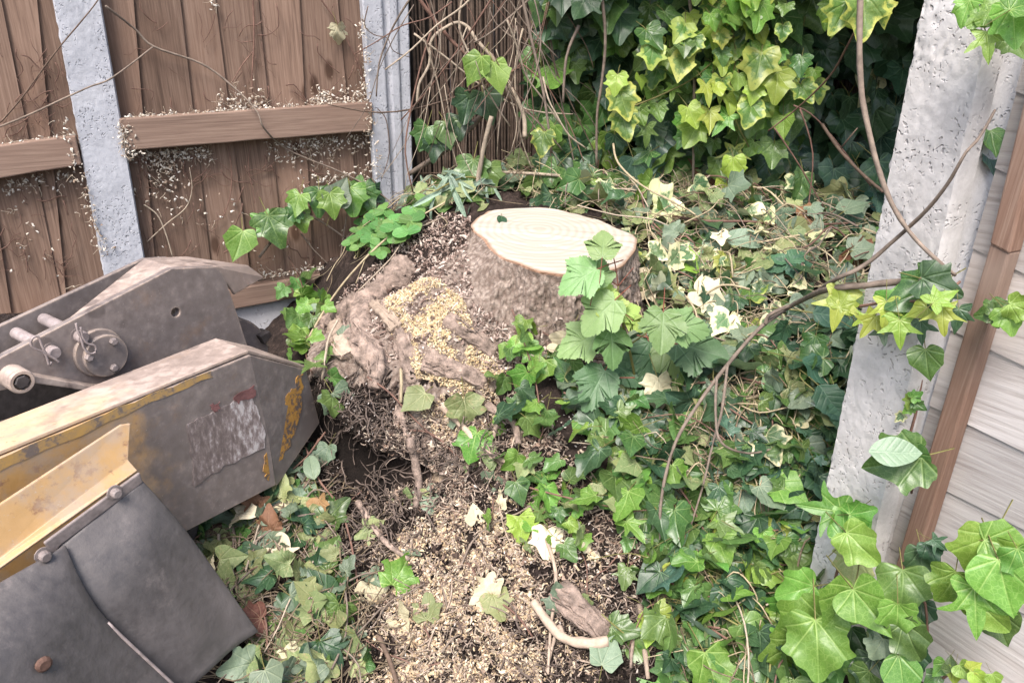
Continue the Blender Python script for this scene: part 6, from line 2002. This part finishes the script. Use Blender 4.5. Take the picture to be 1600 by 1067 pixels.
ivysprig("broad bright ivy leaves growing along the grey panel at the right edge", [RP(1395, 905, .02), RP(1440, 915, .0), RP(1500, 905, .0), RP(1560, 880, .02), RP(1600, 850, .02)],
         [pl(1535, 868, 92, 'ivybright', -.3, .9, .05), pl(1575, 850, 80, 'ivybright', 1, .1, .04, 'heart'), pl(1568, 915, 100, 'ivybright', .4, 1, .06, 'heart'), pl(1545, 935, 80, 'ivy', .2, 1, .03), pl(1525, 952, 84, 'ivybright', .2, 1, .07, 'star'), pl(1548, 958, 66, 'ivybright', 1, .6, .06), pl(1484, 915, 66, 'ivybright', -.2, .9, .06), pl(1560, 975, 70, 'ivy', .5, 1, .03, 'heart'),
          pl(1455, 862, 36, 'ivydark', .4, .6, .02), pl(1440, 880, 54, 'ivydark', .1, 1, .02), pl(1468, 850, 30, 'ivyblue', .5, .3, .02, 'star'), pl(1600, 880, 60, 'ivybright', .5, .8, .05)])
ivysprig("glossy bright ivy covering the foot of the pale post", [RP(1300, 960, .06), RP(1340, 935, .05), RP(1390, 915, .04), RP(1440, 930, .03), RP(1450, 990, .03)],
         [pl(1318, 950, 92, 'ivybright', -.4, 1, .07, 'heart'), pl(1358, 950, 88, 'ivybright', .9, .6, .08, 'heart'), pl(1412, 922, 78, 'ivy', .2, 1, .05), pl(1252, 985, 96, 'ivybright', -1, .5, .08, 'broad'), pl(1278, 1010, 100, 'ivybright', .2, 1, .1, 'broad'), pl(1240, 1030, 90, 'ivybright', -.2, 1, .09), pl(1300, 1030, 70, 'ivy', .5, 1, .07), pl(1402, 965, 62, 'ivybright', .1, 1, .07), pl(1425, 1000, 68, 'ivy', .6, .7, .06), pl(1245, 922, 66, 'ivybright', -.8, .2, .06), pl(1385, 990, 50, 'ivydark', 0, 1, .05),
          pl(1410, 1050, 64, 'ivybright', .3, .8, .07, 'round'), pl(1372, 1012, 44, 'grey', -.2, 1, .06), pl(1440, 960, 46, 'ivydark', .2, 1, .03), pl(1360, 1050, 60, 'ivydark', 0, 1, .05), pl(1330, 1000, 50, 'ivydark', .2, 1, .04), pl(1345, 1060, 50, 'ivy', -.5, .6, .06), pl(1430, 1030, 50, 'ivydark', .4, .7, .04), pl(1205, 1010, 60, 'ivy', -.6, .6, .06), pl(1225, 955, 60, 'ivybright', -.6, .4, .06), pl(1190, 985, 60, 'ivybright', -.6, .8, .04)])
ivysprig("ivy shoot with bright leaves lying against the lower pale post", [RP(1305, 905, .03), RP(1318, 860, .03), RP(1335, 830, .035), RP(1365, 790, .03)],
         [pl(1336, 826, 66, 'ivybright', .3, -.8, .05), pl(1346, 852, 70, 'ivybright', .9, .5, .06), pl(1332, 888, 66, 'wilt', 0, 1, .03, 'ivy'), pl(1285, 795, 68, 'ivybright', -.8, -.2, .05, 'star'), pl(1345, 800, 44, 'ivybright', .6, -.3, .05), pl(1318, 812, 44, 'ivybright', -.6, .3, .05)])
ivysprig("large folded ivy leaf with pale underside against the post's right edge", [RP(1418, 690, -.01), RP(1428, 730, .01), RP(1424, 770, -.01)],
         [pl(1400, 724, 92, 'ivy', -.9, .25, .045, 'ivy'), pl(1430, 722, 62, 'ivy', .8, .5, .03, 'heart'), pl(1393, 708, 84, 'oval', 1, .12, .065, 'ovalflat', -.2, .9)])
ivysprig("small ivy leaves on the grey panel right of the batten", [RP(1535, 485, -.03), RP(1560, 490, -.025), RP(1600, 500, -.02)], [pl(1550, 490, 44, 'ivy', -.8, .3, -.01), pl(1578, 500, 46, 'ivybright', .3, .9, .0), pl(1596, 482, 44, 'ivybright', .6, .2, .0), pl(1562, 484, 32, 'ivy', .2, -.5, -.01)])
ivysprig("small yellowish leaves sprouting at the bottom of the grey panel", [RP(1460, 1070, .03), RP(1490, 1050, .03), RP(1530, 1060, .03)], [pl(x, y, s, m, tx, ty, .04, 'heart') for x, y, s, m, tx, ty in ((1470, 1045, 32, 'ivybright', -.4, .6), (1490, 1055, 30, 'ivylime', .1, 1), (1510, 1050, 34, 'ivybright', .6, .4), (1485, 1038, 26, 'ivy', -.2, -.6), (1530, 1060, 30, 'ivylime', .6, .5), (1555, 1062, 26, 'ivybright', .4, .6), (1455, 1060, 30, 'ivy', -.6, .4), (1522, 1040, 24, 'ivylime', .3, -.5))])
# ------------------------------------------------------------------ labels that single out each loose leaf and stem
LANDMARKS = [("the rubber flap's lower corner", 400, 985), ("the arm's bent end", 470, 680), ("the arm's lower edge", 340, 800), ("the bottom edge of the picture", 500, 1060), ("the brown stick at the bottom", 605, 1030), ("the bare forked root", 880, 1000), ("the thick broken root", 910, 960),
             ("the sawdust spill", 700, 950), ("the torn root tangle", 560, 680), ("the stump's left root", 560, 500), ("the olive hanging leaf", 725, 640), ("the tan leaf on the chips", 855, 835), ("the stump's right rim", 995, 380), ("the stump's back rim", 850, 320), ("the large oval leaf", 1155, 402),
             ("the five leaflet seedling", 1228, 443), ("the level reddish runner", 1280, 378), ("the pale post's left edge", 1340, 500), ("the forked branch's joint", 1135, 570), ("the sapling's largest leaf", 1045, 510), ("the dangling twig ends", 1060, 760), ("the bluish ivy thicket", 1200, 770), ("the corner post's foot", 630, 280),
             ("the broken upright stick", 757, 240), ("the looping pale vine", 700, 60), ("the reed screen's top left", 670, 15), ("the red brown cane", 750, 110), ("the ivy wall's foot", 1000, 280), ("the hollow by the post", 1290, 300), ("the post foot", 1290, 900), ("the heap's middle", 1200, 600), ("the litter's middle", 450, 930)]
def to_px(p):
    d = Vector(p) - CPOS
    k_ = d.dot(FWD)
    return 800 + d.x / k_ * FPX, 533.5 - d.dot(UPV) / k_ * FPX
COLW = {'leaf_wilted_green': "dull green", 'leaf_wilted_grey': "grey green", 'leaf_dried_pale': "pale cream", 'leaf_dead_brown': "dead brown", 'ivy_leaf_dark': "dark green", 'ivy_leaf_bright': "bright green", 'ivy_leaf_cream_edged': "cream edged", 'dry_straw': "straw coloured", 'pale_twig': "pale", 'twig_bark': "grey brown",
        'red_brown_twig': "red brown", 'dark_twig': "dark", 'pale_root': "tan", 'red_stem': "reddish", 'green_stem': "greenish"}
SHW = {'ivy_leaf': "ivy leaf", 'crumple_leaf': "crumpled leaf", 'heart_leaf': "heart shaped leaf", 'oval_leaf': "oval leaf"}
ORD = ["", "second ", "third ", "fourth ", "fifth ", "sixth ", "seventh ", "eighth "]
def relabel():
    bins = {}
    for o in list(COL.objects):
        g = o.get("group")
        if o.parent is not None or g is None or not (o.name.startswith(("fallen_leaf", "loose_twig", "brush_twig"))):
            continue
        vs = o.data.vertices
        c = o.matrix_world @ vs[len(vs) // 2].co
        x, y = to_px(c)
        nm, lx, ly = min(LANDMARKS, key=lambda L: (L[1] - x) ** 2 + (L[2] - y) ** 2)
        d = math.hypot(x - lx, y - ly)
        side = ("right of" if x > lx else "left of") if abs(x - lx) > abs(y - ly) else ("below" if y > ly else "above")
        what = SHW.get(o.data.name.split('.')[0], "leaf") if o.name.startswith("fallen") else ("stem" if o.name.startswith("loose") else "bare stem")
        bins.setdefault((COLW.get(o.data.materials[0].name, "dull"), what, side, nm), []).append((d, o))
    for (cw, what, side, nm), L in bins.items():
        L.sort(key=lambda t: t[0])
        for i, (d, o) in enumerate(L):
            if len(L) == 1:
                o["label"] = f"{cw} {what} lying {side} {nm}" if what != "bare stem" else f"{cw} {what} in the brushwood {side} {nm}"
            else:
                o["label"] = f"{cw} {what} {side} {nm}, {ORD[min(i, 7)]}nearest to it"
relabel()
